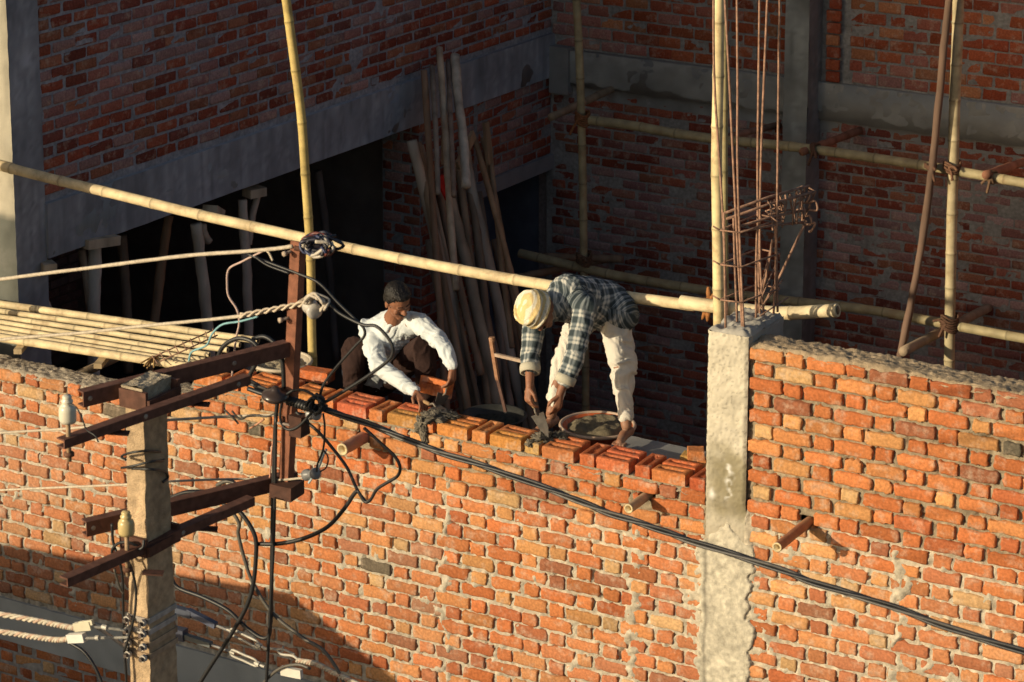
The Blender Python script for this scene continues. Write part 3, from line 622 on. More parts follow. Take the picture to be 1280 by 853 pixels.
bamboo([at(906, -60, .75), at(905, 100, .75), at(907, 400, .75), at(908, 520, .75), at(908, 520, .75)+np.array([0, .02, -3.8])], .022, 'thin olive bamboo lashed just behind the bright upright by the rebars', group='bamboo scaffold poles', seed=5, col=(.34, .29, .15))
YB = 6.9
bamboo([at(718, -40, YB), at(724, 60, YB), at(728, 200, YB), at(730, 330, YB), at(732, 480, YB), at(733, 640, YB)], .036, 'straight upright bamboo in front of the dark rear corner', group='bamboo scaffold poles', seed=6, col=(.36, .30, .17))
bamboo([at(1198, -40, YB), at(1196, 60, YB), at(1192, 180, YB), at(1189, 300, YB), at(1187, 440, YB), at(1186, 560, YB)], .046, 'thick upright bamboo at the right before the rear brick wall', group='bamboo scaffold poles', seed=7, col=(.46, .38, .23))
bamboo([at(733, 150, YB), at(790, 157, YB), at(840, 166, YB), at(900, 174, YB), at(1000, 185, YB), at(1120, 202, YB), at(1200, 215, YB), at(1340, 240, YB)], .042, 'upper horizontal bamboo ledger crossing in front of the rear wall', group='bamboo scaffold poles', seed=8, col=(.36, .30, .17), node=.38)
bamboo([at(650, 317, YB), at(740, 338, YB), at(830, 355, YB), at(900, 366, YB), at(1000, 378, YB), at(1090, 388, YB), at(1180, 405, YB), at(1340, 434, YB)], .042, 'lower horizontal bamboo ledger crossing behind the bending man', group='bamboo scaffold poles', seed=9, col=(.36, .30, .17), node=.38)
def wood(pts, r, lab, name='wooden_pole', group=None, col=(.30, .24, .18), seed=0, cat='wooden pole', seg=9, parent=None):
    rg = np.random.default_rng(seed); P0 = crom(pts, 8) if len(pts) > 2 else np.array([np.asarray(pts[0])*(1-t)+np.asarray(pts[1])*t for t in np.linspace(0, 1, 16)])
    P0 = P0+(rg.normal(0, 1, P0.shape)*np.array([1, 1, .2]))*r*.035
    rad = r*(1+.12*(vn(np.arange(len(P0)), np.arange(len(P0))*0, 3, seed)-.5))
    m = MB(); c = np.asarray(col)*(.85+.3*vn(np.arange(len(P0)), np.arange(len(P0))*0, 2, seed+5))[:, None]; m.tube(P0, rad, seg, col=c, jit=.05)
    o = m.build(name, M['wood'], parent)
    if parent is None: tag(o, lab, cat, group)
    return o
wood([at(1192, -50, YB-.15), at(1180, 60, YB-.15), at(1165, 210, YB-.15), at(1148, 330, YB-.2), at(1126, 440, YB-.25), at(1100, 560, YB-.3)], .032, 'dark slanting wooden pole crossing the rear wall left of the thick upright bamboo', col=(.17, .11, .08), seed=1)
PG = 'short putlog poles between rear scaffold and wall'
for i, (a, b, ya, yb, lab, c, r) in enumerate([
    ((689, 147), (768, 110), 6.75, 8.02, 'short putlog pole tied to the upright in the rear corner, entering the grey band', (.30, .22, .14), .035),
    ((1003, 190), (1076, 163), 6.8, 8.02, 'brown putlog stub poking from the grey band right of the rear concrete column', (.28, .13, .08), .035),
    ((1232, 219), (1300, 196), 6.8, 8.02, 'brown putlog stub at the right edge above the upper ledger', (.28, .13, .08), .036),
    ((893, 175), (975, 156), 6.85, 8.02, 'putlog stub resting on the upper ledger behind the rebars', (.26, .15, .10), .03),
    ((1128, 440), (1237, 384), 6.4, 8.02, 'pale putlog pole at the foot of the thick upright bamboo, reaching to the rear wall', (.33, .25, .17), .038),
    ((680, 321), (778, 324), 7.0, 7.3, 'short crosswise pole lashed at the foot of the corner upright bamboo', (.24, .17, .11), .035),
    ((648, 347), (770, 322), 6.6, 8.02, 'long putlog pole at lower ledger height behind the bending man', (.24, .17, .11), .034)]):
    wood([at(*a, ya), at(*b, yb)], r, lab, 'putlog_pole', PG, c, 40+i, 'putlog pole')
def tie(p, r, ax, lab, col=(.22, .09, .035), n=4, name='rope_tie', loose_=2, seed=0):
    rg = random.Random(seed); m = MB()
    for k in range(n):
        A = []; t0 = rg.uniform(-.5, .5)
        for j in range(15):
            a = 2*math.pi*j/14; q = np.array([math.cos(a)*r, math.sin(a)*r, (k-n/2)*r*.3+math.sin(a*2+t0)*r*.25])
            if ax == 'z': v = q
            else: v = np.array([q[2], q[0], q[1]])
            A.append(np.asarray(p)+v+np.array([0, 0, 0]))
        m.tube(A, .010, 6, col=col, jit=.1)
    for k in range(loose_):
        d = np.array([rg.uniform(-1, 1), -.4, rg.uniform(-1.2, .6)]); m.tube(crom([p+np.array([0, -r, 0]), p+d*r*.9+np.array([0, -r*.6, 0]), p+d*r*1.7+np.array([0, -r*.5, -.03])], 4), [.014]*9 if False else .012, 6, col=np.asarray(col)*1.2)
    tag(m.build(name, M['rope']), lab, 'rope tie')
tie(at(728, 147, YB-.02), .062, 'z', 'brown rope lashing where corner upright meets the upper ledger', seed=1, n=6)
tie(at(1190, 207, YB-.02), .068, 'z', 'dark rope lashing where thick right upright crosses the upper ledger', (.14, .07, .04), seed=2, n=4)
tie(at(1187, 402, YB-.02), .07, 'z', 'dark rope lashing where thick right upright crosses the lower ledger', (.10, .05, .03), seed=3, n=6)
tie(at(730, 322, YB-.02), .066, 'z', 'dark rope lashing low on the corner upright bamboo', (.12, .07, .04), seed=4, n=5)
tie(at(1163, 207, YB-.12), .045, 'z', 'dark rope lashing on the slanting wooden pole at the upper ledger', (.10, .05, .03), seed=5, n=3)
tie(at(1020, 187, YB-.02), .05, 'x', 'dark rope round the ledger below the brown putlog stub', (.10, .05, .03), seed=6, n=3)
tie(at(1241, 222, YB-.02), .05, 'x', 'dark rope round the ledger at the right edge', (.12, .07, .04), seed=7, n=3)
# rust-coloured rag knot at the column
m = MB(); q = at(893, 380, .98)
for k in range(9):
    rg = random.Random(k+3); d = np.array([rg.uniform(-1, .8), rg.uniform(-.6, -.2), rg.uniform(-1.2, 1.2)])*.10
    m.tube(crom([q, q+d*.6+np.array([0, -.03, .01]), q+d*1.15], 4), [.018, .02, .02, .019, .018, .017, .014, .012, .008], 7, col=(.34, .14, .045))
for k in range(3):
    A = [q+np.array([math.cos(a)*.05, math.sin(a)*.05, .02*(k-1)+.012*math.sin(3*a)]) for a in np.linspace(0, 2*math.pi, 16)]; m.tube(A, .013, 6, col=(.30, .12, .04))
tag(m.build('rope_knot', M['rope']), 'ragged rust coloured cloth knot tying bamboos left of the rebars', 'knot')

# bamboo platform at the left
ZP = 5.02
PLAT = [((-70, 371), (323, 426), .027), ((-70, 379), (300, 431), .021), ((-70, 386), (285, 438), .021), ((-70, 393), (262, 444), .020), ((-70, 399), (256, 450), .020), ((-70, 405), (248, 455), .020), ((-70, 411), (250, 461), .030)]
for i, (a, b, r) in enumerate(PLAT):
    nm = ['rearmost', 'second from rear', 'third from rear', 'middle one', 'third from front', 'second from front', 'foremost'][i]
    bamboo([onZ(*a, ZP), onZ(*b, ZP)], r, '%s of the seven bamboos forming the sunlit platform at the left' % nm, group='platform bamboos at the left', seed=20+i, col=(.68, .55, .33), node=.4)
for i, (a, b, lab) in enumerate([((22, 440), (60, 392), 'left wooden crosspiece under the bamboo platform'), ((122, 458), (170, 402), 'right wooden crosspiece under the bamboo platform, near the pole top')]):
    m = MB(); m.obox(onZ(*a, ZP-.05), onZ(*b, ZP-.05), .055, .035, col=(.42, .32, .19)); tag(m.build('crosspiece', M['wood'], smooth=False), lab, 'wood piece', 'crosspieces under the bamboo platform')
m = MB(); q = onZ(193, 452, ZP+.01)
for k in range(10):
    rg = random.Random(k); a = rg.uniform(0, 6.3); d = np.array([math.cos(a)*.05, rg.uniform(-.08, .1), -.09*rg.random()+.02]); m.tube(crom([q-d*np.array([1, 1, -.4]), q+np.array([0, 0, .035]), q+d], 5), .006, 5, col=(.30, .19, .08))
tag(m.build('rope_tie', M['rope']), 'straggly brown rope tying the platform bamboos behind the pole top', 'rope tie')
# thin rebar ladder lying on the platform
m = MB(); A0 = onZ(190, 447, ZP+.05); A1 = onZ(266, 413, ZP+.16); B0 = onZ(200, 452, ZP+.05); B1 = onZ(272, 419, ZP+.16)
m.tube([A0, A1], .005, 5); m.tube([B0, B1], .005, 5)
for k in range(9):
    t = k/8; m.tube([A0*(1-t)+A1*t+np.array([0, 0, .012]), B0*(1-t)+B1*t-np.array([.02, 0, .02])], .004, 5)
tag(m.build('rebar_ladder', M['rebar']), 'small rusty rebar cage lying across the bamboo platform', 'rebar cage')
# walking boards behind the wall
def board(a, b, y0, y1, z, lab, col, seed):
    m = MB(); nu, nv = 40, 8; U, Y = np.meshgrid(np.linspace(a, b, nu), np.linspace(y0, y1, nv), indexing='ij'); U = U.ravel(); Y = Y.ravel()
    Z = z+.01*(fbm(U, Y, .4, seed)-.5)+(fbm(U, Y, .05, seed)-.5)*.006
    m.grid(np.stack([U, Y, Z], 1), nu, nv, np.asarray(col)*(.75+.5*fbm(U, Y, .1, seed+1))[:, None]); m.box((a, y0, z-.04), (b, y1, z-.008), col)
    tag(m.build('scaffold_board', M['concrete']), lab, 'board', 'boards behind the wall top')
board(-1.10, -.28, .28, .60, 5.045, 'grey mortar-stained board under the bending man beside the concrete column', (.24, .24, .24), 5)
board(-3.35, -2.5, .34, .62, 4.93, 'mortar-stained board under the squatting man', (.13, .11, .1), 6)
for i, x in enumerate((-1.55, -.95, -2.3, -3.2, -3.7, -5.2)):
    m = MB(); m.tube([(x, .2, 4.78), (x, 1.0 if i != 5 else 1.3, 4.78)], .032, 10, col=(.2, .15, .1)); lab = 'round putlog pole carrying the boards, number %d from the column side' % (i+1)
    tag(m.build('putlog_pole', M['wood']), ['pole under the orange basin, left one', 'pole under the orange basin, right one', 'pole under the dark mortar pan', 'pole carrying the board behind the squatting man', 'pole near the upright bamboo carrying the platform', 'pole carrying the left end of the bamboo platform'][i], 'putlog pole', 'poles carrying the boards behind the wall')
# stub pipes in the wall
for i, (b, t, r, c, lab) in enumerate([
    ((1008, 655), (970, 681), .026, (.34, .16, .09), 'rusty brown hollow stub sticking out of the right brick wall'),
    ((806, 622), (794, 639), .026, (.42, .32, .20), 'short bamboo stub sticking out under the fresh courses left of the column'),
    ((455, 547), (436, 549), .026, (.36, .19, .13), 'mortar-crusted stub sticking out of the wall below the squatting man')]):
    p0 = at(*b, 0); L_ = (.39, .20, .24)[i]; m = MB(); p1 = p0+np.array([0, -L_, 0.0]); pin = p0+np.array([0, .12, 0])
    n = 14; a = np.array([pin*(1-t_)+p1*t_ for t_ in np.linspace(0, 1, n)]); m.tube(a, r*(1.5 if i == 2 else 1.1), 16, cap=False, col=c, jit=.02)
    rr = r*(1.5 if i == 2 else 1.1)
    m.lathe(p1, [(rr, 0), (rr*1.02, -.004), (rr*.68, -.005), (rr*.62, .03), (.001, .035)], 16, (0, 1, 0), (.58, .47, .28))
    tag(m.build('hollow_stub', M['bamboo']), lab, 'pipe stub', 'stubs sticking out of the brick wall')

# timber stack leaning in the shade
TG = 'old timber poles leaning on the left building'
TB = [((515, 176), (597, 520), .042, (.30, .27, .24), 'grey pole leftmost of the leaning stack'),
      ((527, 182), (600, 520), .02, (.26, .22, .18), 'thin stick beside the leftmost grey pole of the leaning stack'),
      ((530, 88), (560, 520), .026, (.22, .15, .11), 'tall brown pole standing nearly upright in the stack'),
      ((549, 60), (566, 300), .026, (.36, .30, .24), 'pale slim pole reaching highest of the stack'),
      ((540, 83), (546, 210), .02, (.20, .17, .15), 'thin dark stick beside the highest pole'),
      ((569, 70), (580, 200), .036, (.38, .35, .31), 'pale thick pole with rounded top, right of the highest pole'),
      ((560, 76), (566, 210), .02, (.18, .14, .12), 'dark stick between the two highest pale poles'),
      ((555, 222), (628, 520), .050, (.30, .26, .21), 'stout mortar-stained pole in the middle of the stack'),
      ((545, 225), (590, 420), .03, (.22, .16, .12), 'brown pole leaning behind the stout middle pole'),
      ((577, 183), (654, 520), .045, (.36, .34, .31), 'smooth light grey pole with sawn top, right of the middle'),
      ((594, 175), (640, 350), .024, (.30, .20, .13), 'slim brown pole leaning at the right of the stack'),
      ((604, 172), (668, 500), .026, (.30, .22, .15), 'brown pole rightmost of the leaning stack'),
      ((565, 240), (640, 520), .04, (.20, .17, .15), 'dark pole behind the light grey one in the stack'),
      ((598, 240), (640, 520), .03, (.22, .19, .17), 'dim pole between the two right poles of the stack'),
      ((536, 300), (580, 520), .035, (.16, .13, .11), 'dark pole low behind the leftmost pole of the stack'),
      ((522, 178), (585, 520), .03, (.24, .18, .13), 'brown pole tucked behind the leftmost grey pole'),
      ((583, 190), (622, 520), .035, (.25, .2, .16), 'brown pole between the stout and the smooth grey pole'),
      ((610, 165), (634, 380), .022, (.27, .2, .14), 'thin stick rising behind the rightmost poles of the stack'),
      ((572, 200), (612, 520), .03, (.2, .16, .12), 'dark brown pole squeezed behind the stout middle pole'),
      ((618, 300), (662, 520), .03, (.18, .14, .11), 'short dark pole at the lower right of the stack')]
for i, (a, b, r, c, lab) in enumerate(TB):
    p = onX(*a, -5.80+.02*(i % 3)); q = onX(*b, -5.25+.06*(i % 4)); q = ext(p, q, 1.25); r = r*1.12; wood([p, ext(p, q, .33)+np.array([.0, .012*math.sin(i*2.1), 0]), ext(p, q, .66)+np.array([0, .018*math.cos(i*1.3), 0]), q], r, lab, 'timber_pole', TG, np.array(c)*np.array([1.4, 1.28, 1.12]), 60+i, 'timber pole')
for i, (px, py, w_, h_, c, lab) in enumerate([(558, 186, .05, .26, (.42, .27, .16), 'small brown plank piece high in the timber stack'), (557, 180, .0, .0, None, ''), (561, 183, .05, .2, None, ''), (556, 180, .05, .2, None, '')]):
    if c is None: continue
    p = onX(px, py, -5.70); m = MB(); m.box((p[0]-.02, p[1]-w_/2-.03, p[2]-h_/2), (p[0]+.02, p[1]+w_/2+.03, p[2]+h_/2), c); tag(m.build('plank_piece', M['wood'], smooth=False), lab, 'plank')
m = MB(); m.obox(onX(549, 222, -5.62), onX(563, 250, -5.55), .10, .02, (1, 0, 0), (.55, .03, .02)); tag(m.build('red_plank', M['wood'], smooth=False), 'small faded red board caught between the leaning timbers', 'plank')
for i, (a, b, w_, lab) in enumerate([((592, 168), (572, 208), .09, 'short brown offcut at the top right of the timber stack'), ((607, 153), (612, 205), .07, 'narrow offcut behind the right poles of the timber stack'), ((559, 164), (561, 198), .10, 'knotty brown offcut hanging in the middle of the timber stack')]):
    m = MB(); m.obox(onX(*a, -5.66), onX(*b, -5.62), w_, .03, (1, 0, 0), (.36, .24, .14)); tag(m.build('timber_offcut', M['wood'], smooth=False), lab, 'offcut')
# props inside the dark opening
PRG = 'wooden props under the beam of the left building'
for i, (a, b, r, x, c, lab) in enumerate([
    ((118, 303), (117, 500), .048, -6.2, (.36, .33, .29), 'grey round prop under the beam, third from the left column'),
    ((102, 312), (114, 400), .028, -6.25, (.26, .20, .15), 'thin slanting prop beside the grey round prop'),
    ((48, 345), (66, 410), .035, -6.25, (.34, .30, .26), 'short pale prop right beside the left column'),
    ((152, 295), (160, 450), .04, -6.7, (.16, .12, .09), 'dark prop standing deeper inside the opening'),
    ((211, 270), (188, 450), .038, -6.5, (.25, .16, .10), 'brown prop leaning the other way in the opening'),
    ((245, 280), (264, 470), .045, -6.15, (.38, .33, .27), 'knotty light prop right of the brown leaning one'),
    ((254, 280), (260, 300), .03, -6.15, (.30, .25, .20), 'stubby side branch of the knotty light prop'),
    ((303, 250), (311, 470), .040, -6.12, (.36, .30, .25), 'forked light prop nearest the steel bracket'),
    ((324, 238), (312, 300), .028, -6.12, (.30, .24, .19), 'slanting arm of the forked prop'),
    ((398, 214), (418, 430), .035, -6.8, (.13, .11, .10), 'very dark prop deep behind the yellow green bamboo')]):
    wood([onX(*a, x), ext(onX(*a, x), onX(*b, x), .5)+np.array([0, .03*math.sin(i*3), 0]), ext(onX(*a, x), onX(*b, x), 1.1)], r, lab, 'wooden_prop', PRG, np.array(c)*1.4, 90+i, 'prop')
for i, (a, b, lab) in enumerate([((104, 305), (144, 299), 'flat header block on top of the grey round prop'), ((52, 335), (68, 333), 'round log end above the short pale prop'), ((272, 268), (262, 262), 'small block on the knotty prop'), ((308, 242), (328, 238), 'block on the forked prop')]):
    m = MB(); m.obox(onX(*a, -6.1), onX(*b, -6.05), .12, .07, col=(.42, .34, .25)); tag(m.build('wood_block', M['wood'], smooth=False), lab, 'wood block', 'blocks on top of the props')

# ================================================================== rebars above the column
RB = thing('rebar_cage', (-.12, .22, 6.0), 'bundle of rusty column rebars with stirrups and a hooked beam cage on the concrete column', 'rebar')
def bar(pts, r=.0085, name='rebar'): m = MB(); m.tube(pts, r, 7, jit=.03); return m.build(name, M['rebar'], RB)
YF, YK = .05, .38
for pts in ([(904, -40, YF), (911, 88, YF), (917, 212, YF), (923, 330, YF), (928, 412, YF)], [(921, -40, YF+.03), (922, 100, YF), (922, 212, YF), (926, 330, YF), (930, 412, YF)],
            [(905, 266, YF), (906, 330, YF), (907, 412, YF)], [(917, 272, YF+.08), (919, 340, YF+.08), (922, 412, YF+.08)],
            [(892, -40, .40), (893, 100, .42), (903, 260, .3), (909, 400, .2)],
            [(950, -40, YK), (948, 120, YK), (947, 212, YK), (948, 330, YK), (950, 398, YK)], [(961, -40, YK-.05), (955, 100, YK-.05), (951, 212, YK-.05), (950, 320, YK-.05), (955, 396, YK-.05)],
            [(975, -40, YK-.02), (973, 120, YK-.02), (972, 212, YK-.02), (970, 330, YK-.02), (967, 392, YK-.02)], [(951, 272, YK-.1), (946, 300, YK-.1), (945, 400, YK-.1)], [(969, 278, YK), (971, 340, YK), (972, 390, YK)]):
    bar(crom([at(*p) for p in pts], 6), .0072)
for dz in (288, 331, 375):      # stirrups
    fl_, fr, br, bl = at(900, dz, YF-.02), at(925, dz+3, YF-.02), at(975, dz-14, YK+.02), at(947, dz-20, YK+.02)
    m = MB(); m.tube([fl_, fr], .005, 6); m.tube([fr, br], .005, 6); m.tube([br, bl], .005, 6); m.tube([bl, fl_], .005, 6); m.tube([fl_, fl_+np.array([-.04, -.01, .02])], .005, 6); m.build('stirrup', M['rebar'], RB)
bz = [((905, 267), (1012, 232)), ((908, 274), (1018, 240)), ((922, 284), (1010, 262)), ((925, 290), (1006, 278))]
for i, (a, b) in enumerate(bz): bar([at(*a, YF), ext(at(*a, YF), at(*b, .62), .5)+np.array([0, 0, .01]), at(*b, .62)], .008)
for i in range(7):
    t = .50+.5*i/6; a = [ext(at(*p, YF), at(*q, .62), t) for p, q in bz]; rg = random.Random(i); j = lambda: np.array([rg.gauss(0, .012), rg.gauss(0, .012), rg.gauss(0, .012)])
    m = MB(); m.tube([a[0]+j(), a[1]+j(), a[3]+j(), a[2]+j(), a[0]+j(), a[0]+np.array([.03, -.02, -.05])], .0055, 6); m.build('stirrup', M['rebar'], RB)
for i in range(6):
    p = at(996+7*(i % 3), 236+9*i, .60); rg = random.Random(i+50); bar(crom([p, p+np.array([.05, -.01, .02]), p+np.array([.045+rg.uniform(-.02, .02), -.01, -.03]), p+np.array([.01, 0, -.04])], 5), .007, 'bent_rebar_end')
for i in range(4):
    rg = random.Random(i+80); p = at(950+rg.uniform(0, 55), 245+rg.uniform(0, 38), rg.uniform(.25, .6)); bar(crom([p, p+np.array([rg.uniform(-.1, .1), rg.uniform(-.05, .05), rg.uniform(-.07, .07)]), p+np.array([rg.uniform(-.14, .14), rg.uniform(-.1, .1), rg.uniform(-.10, .10)])], 4), .0045, 'tie_wire')
for i in range(4): bar([at(950, 395-9*i, YK-.2), at(985-7*i, 372-22*i, YK+.1)], .0045, 'tie_wire')
bar([at(1008, 276, .60), at(975, 345, .5), at(952, 386, .42)], .0085, 'slanting_rebar'); bar([at(966, 300, YK), at(958, 345, YK), at(945, 395, YK)], .008, 'slanting_rebar'); bar([at(960, 268, .3), at(990, 262, .5), at(1012, 240, .6)], .006, 'tie_wire')
# ================================================================== utility pole
YP = -5.5
PZ = 0
up0 = at(180, 530, YP); upb = at(187.5, 853, YP)
UP = thing('utility_pole', (upb[0], YP, 0), 'slim concrete utility pole with two pairs of rusty channel crossarms and an upright steel bracket', 'utility pole')
mb = MB()
def pole_ring(z):
    t = (up0[2]-z)/(up0[2]-upb[2]); e = up0*(1-t)+upb*t; w1 = .088+.012*t; w2 = .145+.030*t
    return [(e[0]-w1, YP, z), (e[0], YP, z), (e[0], YP+w2, z), (e[0]-w1, YP+w2, z)]
zs = np.concatenate([np.linspace(0, 5.6, 8), np.linspace(5.65, up0[2]+.10, 90)]); V = []; nper = 12
C = []
for z in zs:
    q = np.array(pole_ring(z)); row = []
    for i in range(4):
        a, b = q[i], q[(i+1) % 4]
        for t in (.012, .5, .988): row.append(a*(1-t)+b*t)
    row = np.array(row); row[:, :2] += (np.stack([fbm(row[:, 0]*3+row[:, 1]*2, row[:, 2], .05, 101), fbm(row[:, 0]*2+row[:, 1]*4, row[:, 2], .05, 104)], 1)-.5)*.010; V.append(row)
    C += [np.array([.46, .335, .21])*(.65+.7*x) for x in fbm(row[:, 0]+row[:, 1], row[:, 2]*.4, .06, 103)]
V = np.concatenate(V); Fc = [(i*12+j, i*12+(j+1) % 12, (i+1)*12+(j+1) % 12, (i+1)*12+j) for i in range(len(zs)-1) for j in range(12)]; Fc.append(tuple(range((len(zs)-1)*12, len(zs)*12)))
mb.add(V, Fc, np.array(C)); mb.build('pole_shaft', M['mortar'], UP, smooth=False)
# broken head block
hz = at(180, 490, YP)[2]; hx = at(179, 480, YP)[0]
mb = MB()
for (a, b, dd) in ((-.100, .012, 0),):
    n = 14
    U, W2 = np.meshgrid(np.linspace(0, 1, n), np.linspace(0, 1, n), indexing='ij'); U = U.ravel(); W2 = W2.ravel()
    x0, x1, y0, y1 = hx-.098, hx+.006, YP-.012, YP+.165
    top = at(178, 474, YP+.08)[2]
    zt_ = top+(fbm(U*.15, W2*.15, .04, 105)-.5)*.03
    mb.grid(np.stack([x0+(x1-x0)*U, y0+(y1-y0)*W2, zt_], 1), n, n, np.array([.42, .35, .25])*(.7+.6*fbm(U*.15, W2*.15, .03, 106))[:, None])
    zb = top-.085
    for (pa, pb) in (((x0, y0), (x1, y0)), ((x1, y0), (x1, y1)), ((x1, y1), (x0, y1)), ((x0, y1), (x0, y0))):
        T, Zv = np.meshgrid(np.linspace(0, 1, 14), np.linspace(0, 1, 8), indexing='ij'); T = T.ravel(); Zv = Zv.ravel()
        px = pa[0]+(pb[0]-pa[0])*T; py = pa[1]+(pb[1]-pa[1])*T; nx_, ny_ = (pb[1]-pa[1]), -(pb[0]-pa[0]); l = math.hypot(nx_, ny_)
        d = (fbm(px+py*2, Zv*.1, .03, 107)-.5)*.014; zz_ = zb+(top-zb)*Zv
        mb.grid(np.stack([px+nx_/l*d, py+ny_/l*d, zz_], 1), 14, 8, np.array([.42, .35, .25])*(.7+.6*fbm(px+py, zz_, .03, 108))[:, None])
mb.build('pole_head', M['mortar'], UP, smooth=False)
RU = np.array([.14, .065, .045])
def channel(a, b, w_, h_, open_side, parent, name='crossarm', col=RU, holes=()):
    """C channel: web vertical on one side, two flanges"""
    a = np.asarray(a, float); b = np.asarray(b, float); d = b-a; L_ = np.linalg.norm(d); d /= L_; s_ = np.cross(d, (0, 0, 1.)); s_ /= np.linalg.norm(s_); s_ = s_*open_side; u = np.cross(s_, d); u = u if u[2] > 0 else -u
    m = MB(); t = .006
    m.obox(a+s_*0, b+s_*0, t, h_, col=col)
    m.obox(a+s_*(w_/2+t/2+.0005)+u*(h_/2-t/2), b+s_*(w_/2+t/2+.0005)+u*(h_/2-t/2), w_, t, col=col*1.1); m.obox(a+s_*(w_/2+t/2+.0005)-u*(h_/2-t/2), b+s_*(w_/2+t/2+.0005)-u*(h_/2-t/2), w_, t, col=col)
    o = m.build(name, M['rust'], parent, smooth=False)
    for tt in holes:
        p = a+d*L_*tt; q = MB(); q.lathe(p-s_*(t/2+.001), [(.0001, 0), (.010, 0), (.010, -.008), (.0001, -.008)], 10, -s_*1.0, (.35, .3, .25)); q.build('bolt', M['rust'], o)
    return o
z1 = at(190, 500, YP)[2]+.0; z2 = at(186, 682, YP)[2]
A1a, A1b = onZ(104, 500, z1), onZ(362, 437, z1)
A2a, A2b = onZ(80, 556, z1-.02), onZ(313, 475, z1-.02)
A3a, A3b = onZ(108, 662, z2), onZ(372, 599, z2)
A4a, A4b = onZ(84, 729, z2-.01), onZ(318, 627, z2-.01)
CA = channel(A1a, A1b, .040, .062, -1, UP, holes=(.03, .72)); channel(A2a, A2b, .038, .036, -1, UP, holes=(.42, .93))
channel(A3a, A3b, .040, .062, -1, UP, holes=(.03,)); channel(A4a, A4b, .038, .036, -1, UP, holes=(.6,))
mb = MB()
for z_ in (z1, z2):
    e = at(182, 500 if z_ == z1 else 680, YP); mb = MB(); mb.box((e[0]-.11, YP-.025, z_-.045), (e[0]+.02, YP-.010, z_+.03), RU*.8); mb.box((e[0]-.11, YP+.165, z_-.045), (e[0]+.03, YP+.18, z_+.03), RU*.8); mb.box((e[0]+.02, YP-.02, z_-.04), (e[0]+.035, YP+.18, z_-.0), RU*.7)
    mb.build('clamp_plate', M['rust'], UP, smooth=False)
for (px, py, zr_) in ((147, 540, z1), (248, 504, z1), (190, 715, z2), (258, 660, z2)):
    p = onZ(px, py, zr_-.05); m = MB(); m.obox(p-np.array([.03, .02, 0]), p+np.array([.04, .02, -.005]), .045, .006, col=RU*.7); m.build('bracket_tab', M['rust'], UP, smooth=False)
# upright steel angle
YA = A1b[1]
G0, G1, G2 = at(369, 302, YA), at(361, 470, YA), at(353, 618, YA)
SA = MB(); ux = np.array([.042, .0, 0]); uy = np.array([-.006, .042, 0])
def strip(m, pts, off, wv, t, col):
    n = len(pts); V = []; Fc = []
    wv = np.asarray(wv); nn = np.cross(wv, (0, 0, 1.)); nn = nn/np.linalg.norm(nn)*t
    for p in pts:
        p = np.asarray(p)+off; V += [p, p+wv, p+wv+nn, p+nn]
    for i in range(n-1):
        for j in range(4): k = (j+1) % 4; Fc.append((i*4+j, i*4+k, (i+1)*4+k, (i+1)*4+j))
    Fc += [(3, 2, 1, 0), tuple((n-1)*4+j for j in range(4))]; m.add(V, Fc, col)
CG = (.235, .095, .055)
def prism(m, pts, poly, col):
    n = len(poly); V = [np.asarray(p)+np.array([x, y, 0]) for p in pts for x, y in poly]; Fc = [(i*n+j, i*n+(j+1) % n, (i+1)*n+(j+1) % n, (i+1)*n+j) for i in range(len(pts)-1) for j in range(n)]
    Fc += [tuple(range(n))[::-1], tuple((len(pts)-1)*n+j for j in range(n))]; m.add(V, Fc, col)
prism(SA, [G2, G1, G0], [(-.023, 0), (.023, 0), (.023, .045), (.016, .045), (.016, .006), (-.023, .006)], CG)
SAo = SA.build('steel_upright', M['rust'], UP, smooth=False)
m = MB(); 
for (px, py, l) in ((357, 317, .035), (352, 400, .045)):
    a = at(px, py, YA-.03); b = at(368 if py < 350 else 366, py-4, YA+.02); m = MB(); m.tube([a, b], .007, 8, col=(.42, .33, .26)); m.lathe(a, [(.0001, -.012), (.012, -.012), (.012, 0), (.0001, 0)], 6, b-a, (.45, .36, .28)); m.build('bolt', M['rust'], UP)
m = MB(); p = at(358, 604, YA); m.box((p[0]-.05, p[1]-.05, p[2]-.055), (p[0]+.055, p[1]+.05, p[2]+.005), RU*.55, rough=.003); m.build('joint_plate', M['rust'], UP, smooth=False)
m = MB(); p = at(369, 529, YA); m.box((p[0]-.01, p[1]-.03, p[2]-.05), (p[0]+.05, p[1]+.03, p[2]+.04), RU*.5, rough=.003); m.build('joint_plate', M['rust'], UP, smooth=False)
m = MB(); m.tube([at(347, 529, YA-.03), at(372, 533, YA-.02)], .006, 7, col=(.35, .3, .26)); m.build('bolt', M['rust'], UP)
# insulators
def pin_ins(px, ytop, ybot, zref, h, r, col, seed):
    base = onZ(px, ybot, zref); c = base+np.array([0, 0, .0])
    t = at(px, ytop, base[1]); hh = t[2]-c[2]
    o = MB(); o.lathe(c+np.array([0, 0, hh-h]), [(.0001, 0), (r*.95, .0), (r*1.05, h*.12), (r*1.05, h*.5), (r*.9, h*.62), (r*.62, h*.68), (r*.72, h*.76), (r*.72, h*.82), (r*.52, h*.86), (r*.6, h*.93), (r*.5, h), (.0001, h)], 20, col=col)
    oo = o.build('insulator', M['porcelain'], UP); p = MB(); p.tube([c+np.array([0, 0, -.10]), c+np.array([0, 0, hh-h+.01])], .009, 8, col=(.36, .25, .15)); p.lathe(c+np.array([0, 0, -.08]), [(.0001, 0), (.02, 0), (.02, .015), (.0001, .015)], 6, col=(.16, .08, .05)); p.build('insulator_pin', M['rust'], oo)
pin_ins(85.5, 495, 545, z1-.0, .105, .031, (.66, .62, .50), 1)
m = MB(); pin_ins(159, 640, 690, z2, .095, .031, (.55, .43, .20), 2)
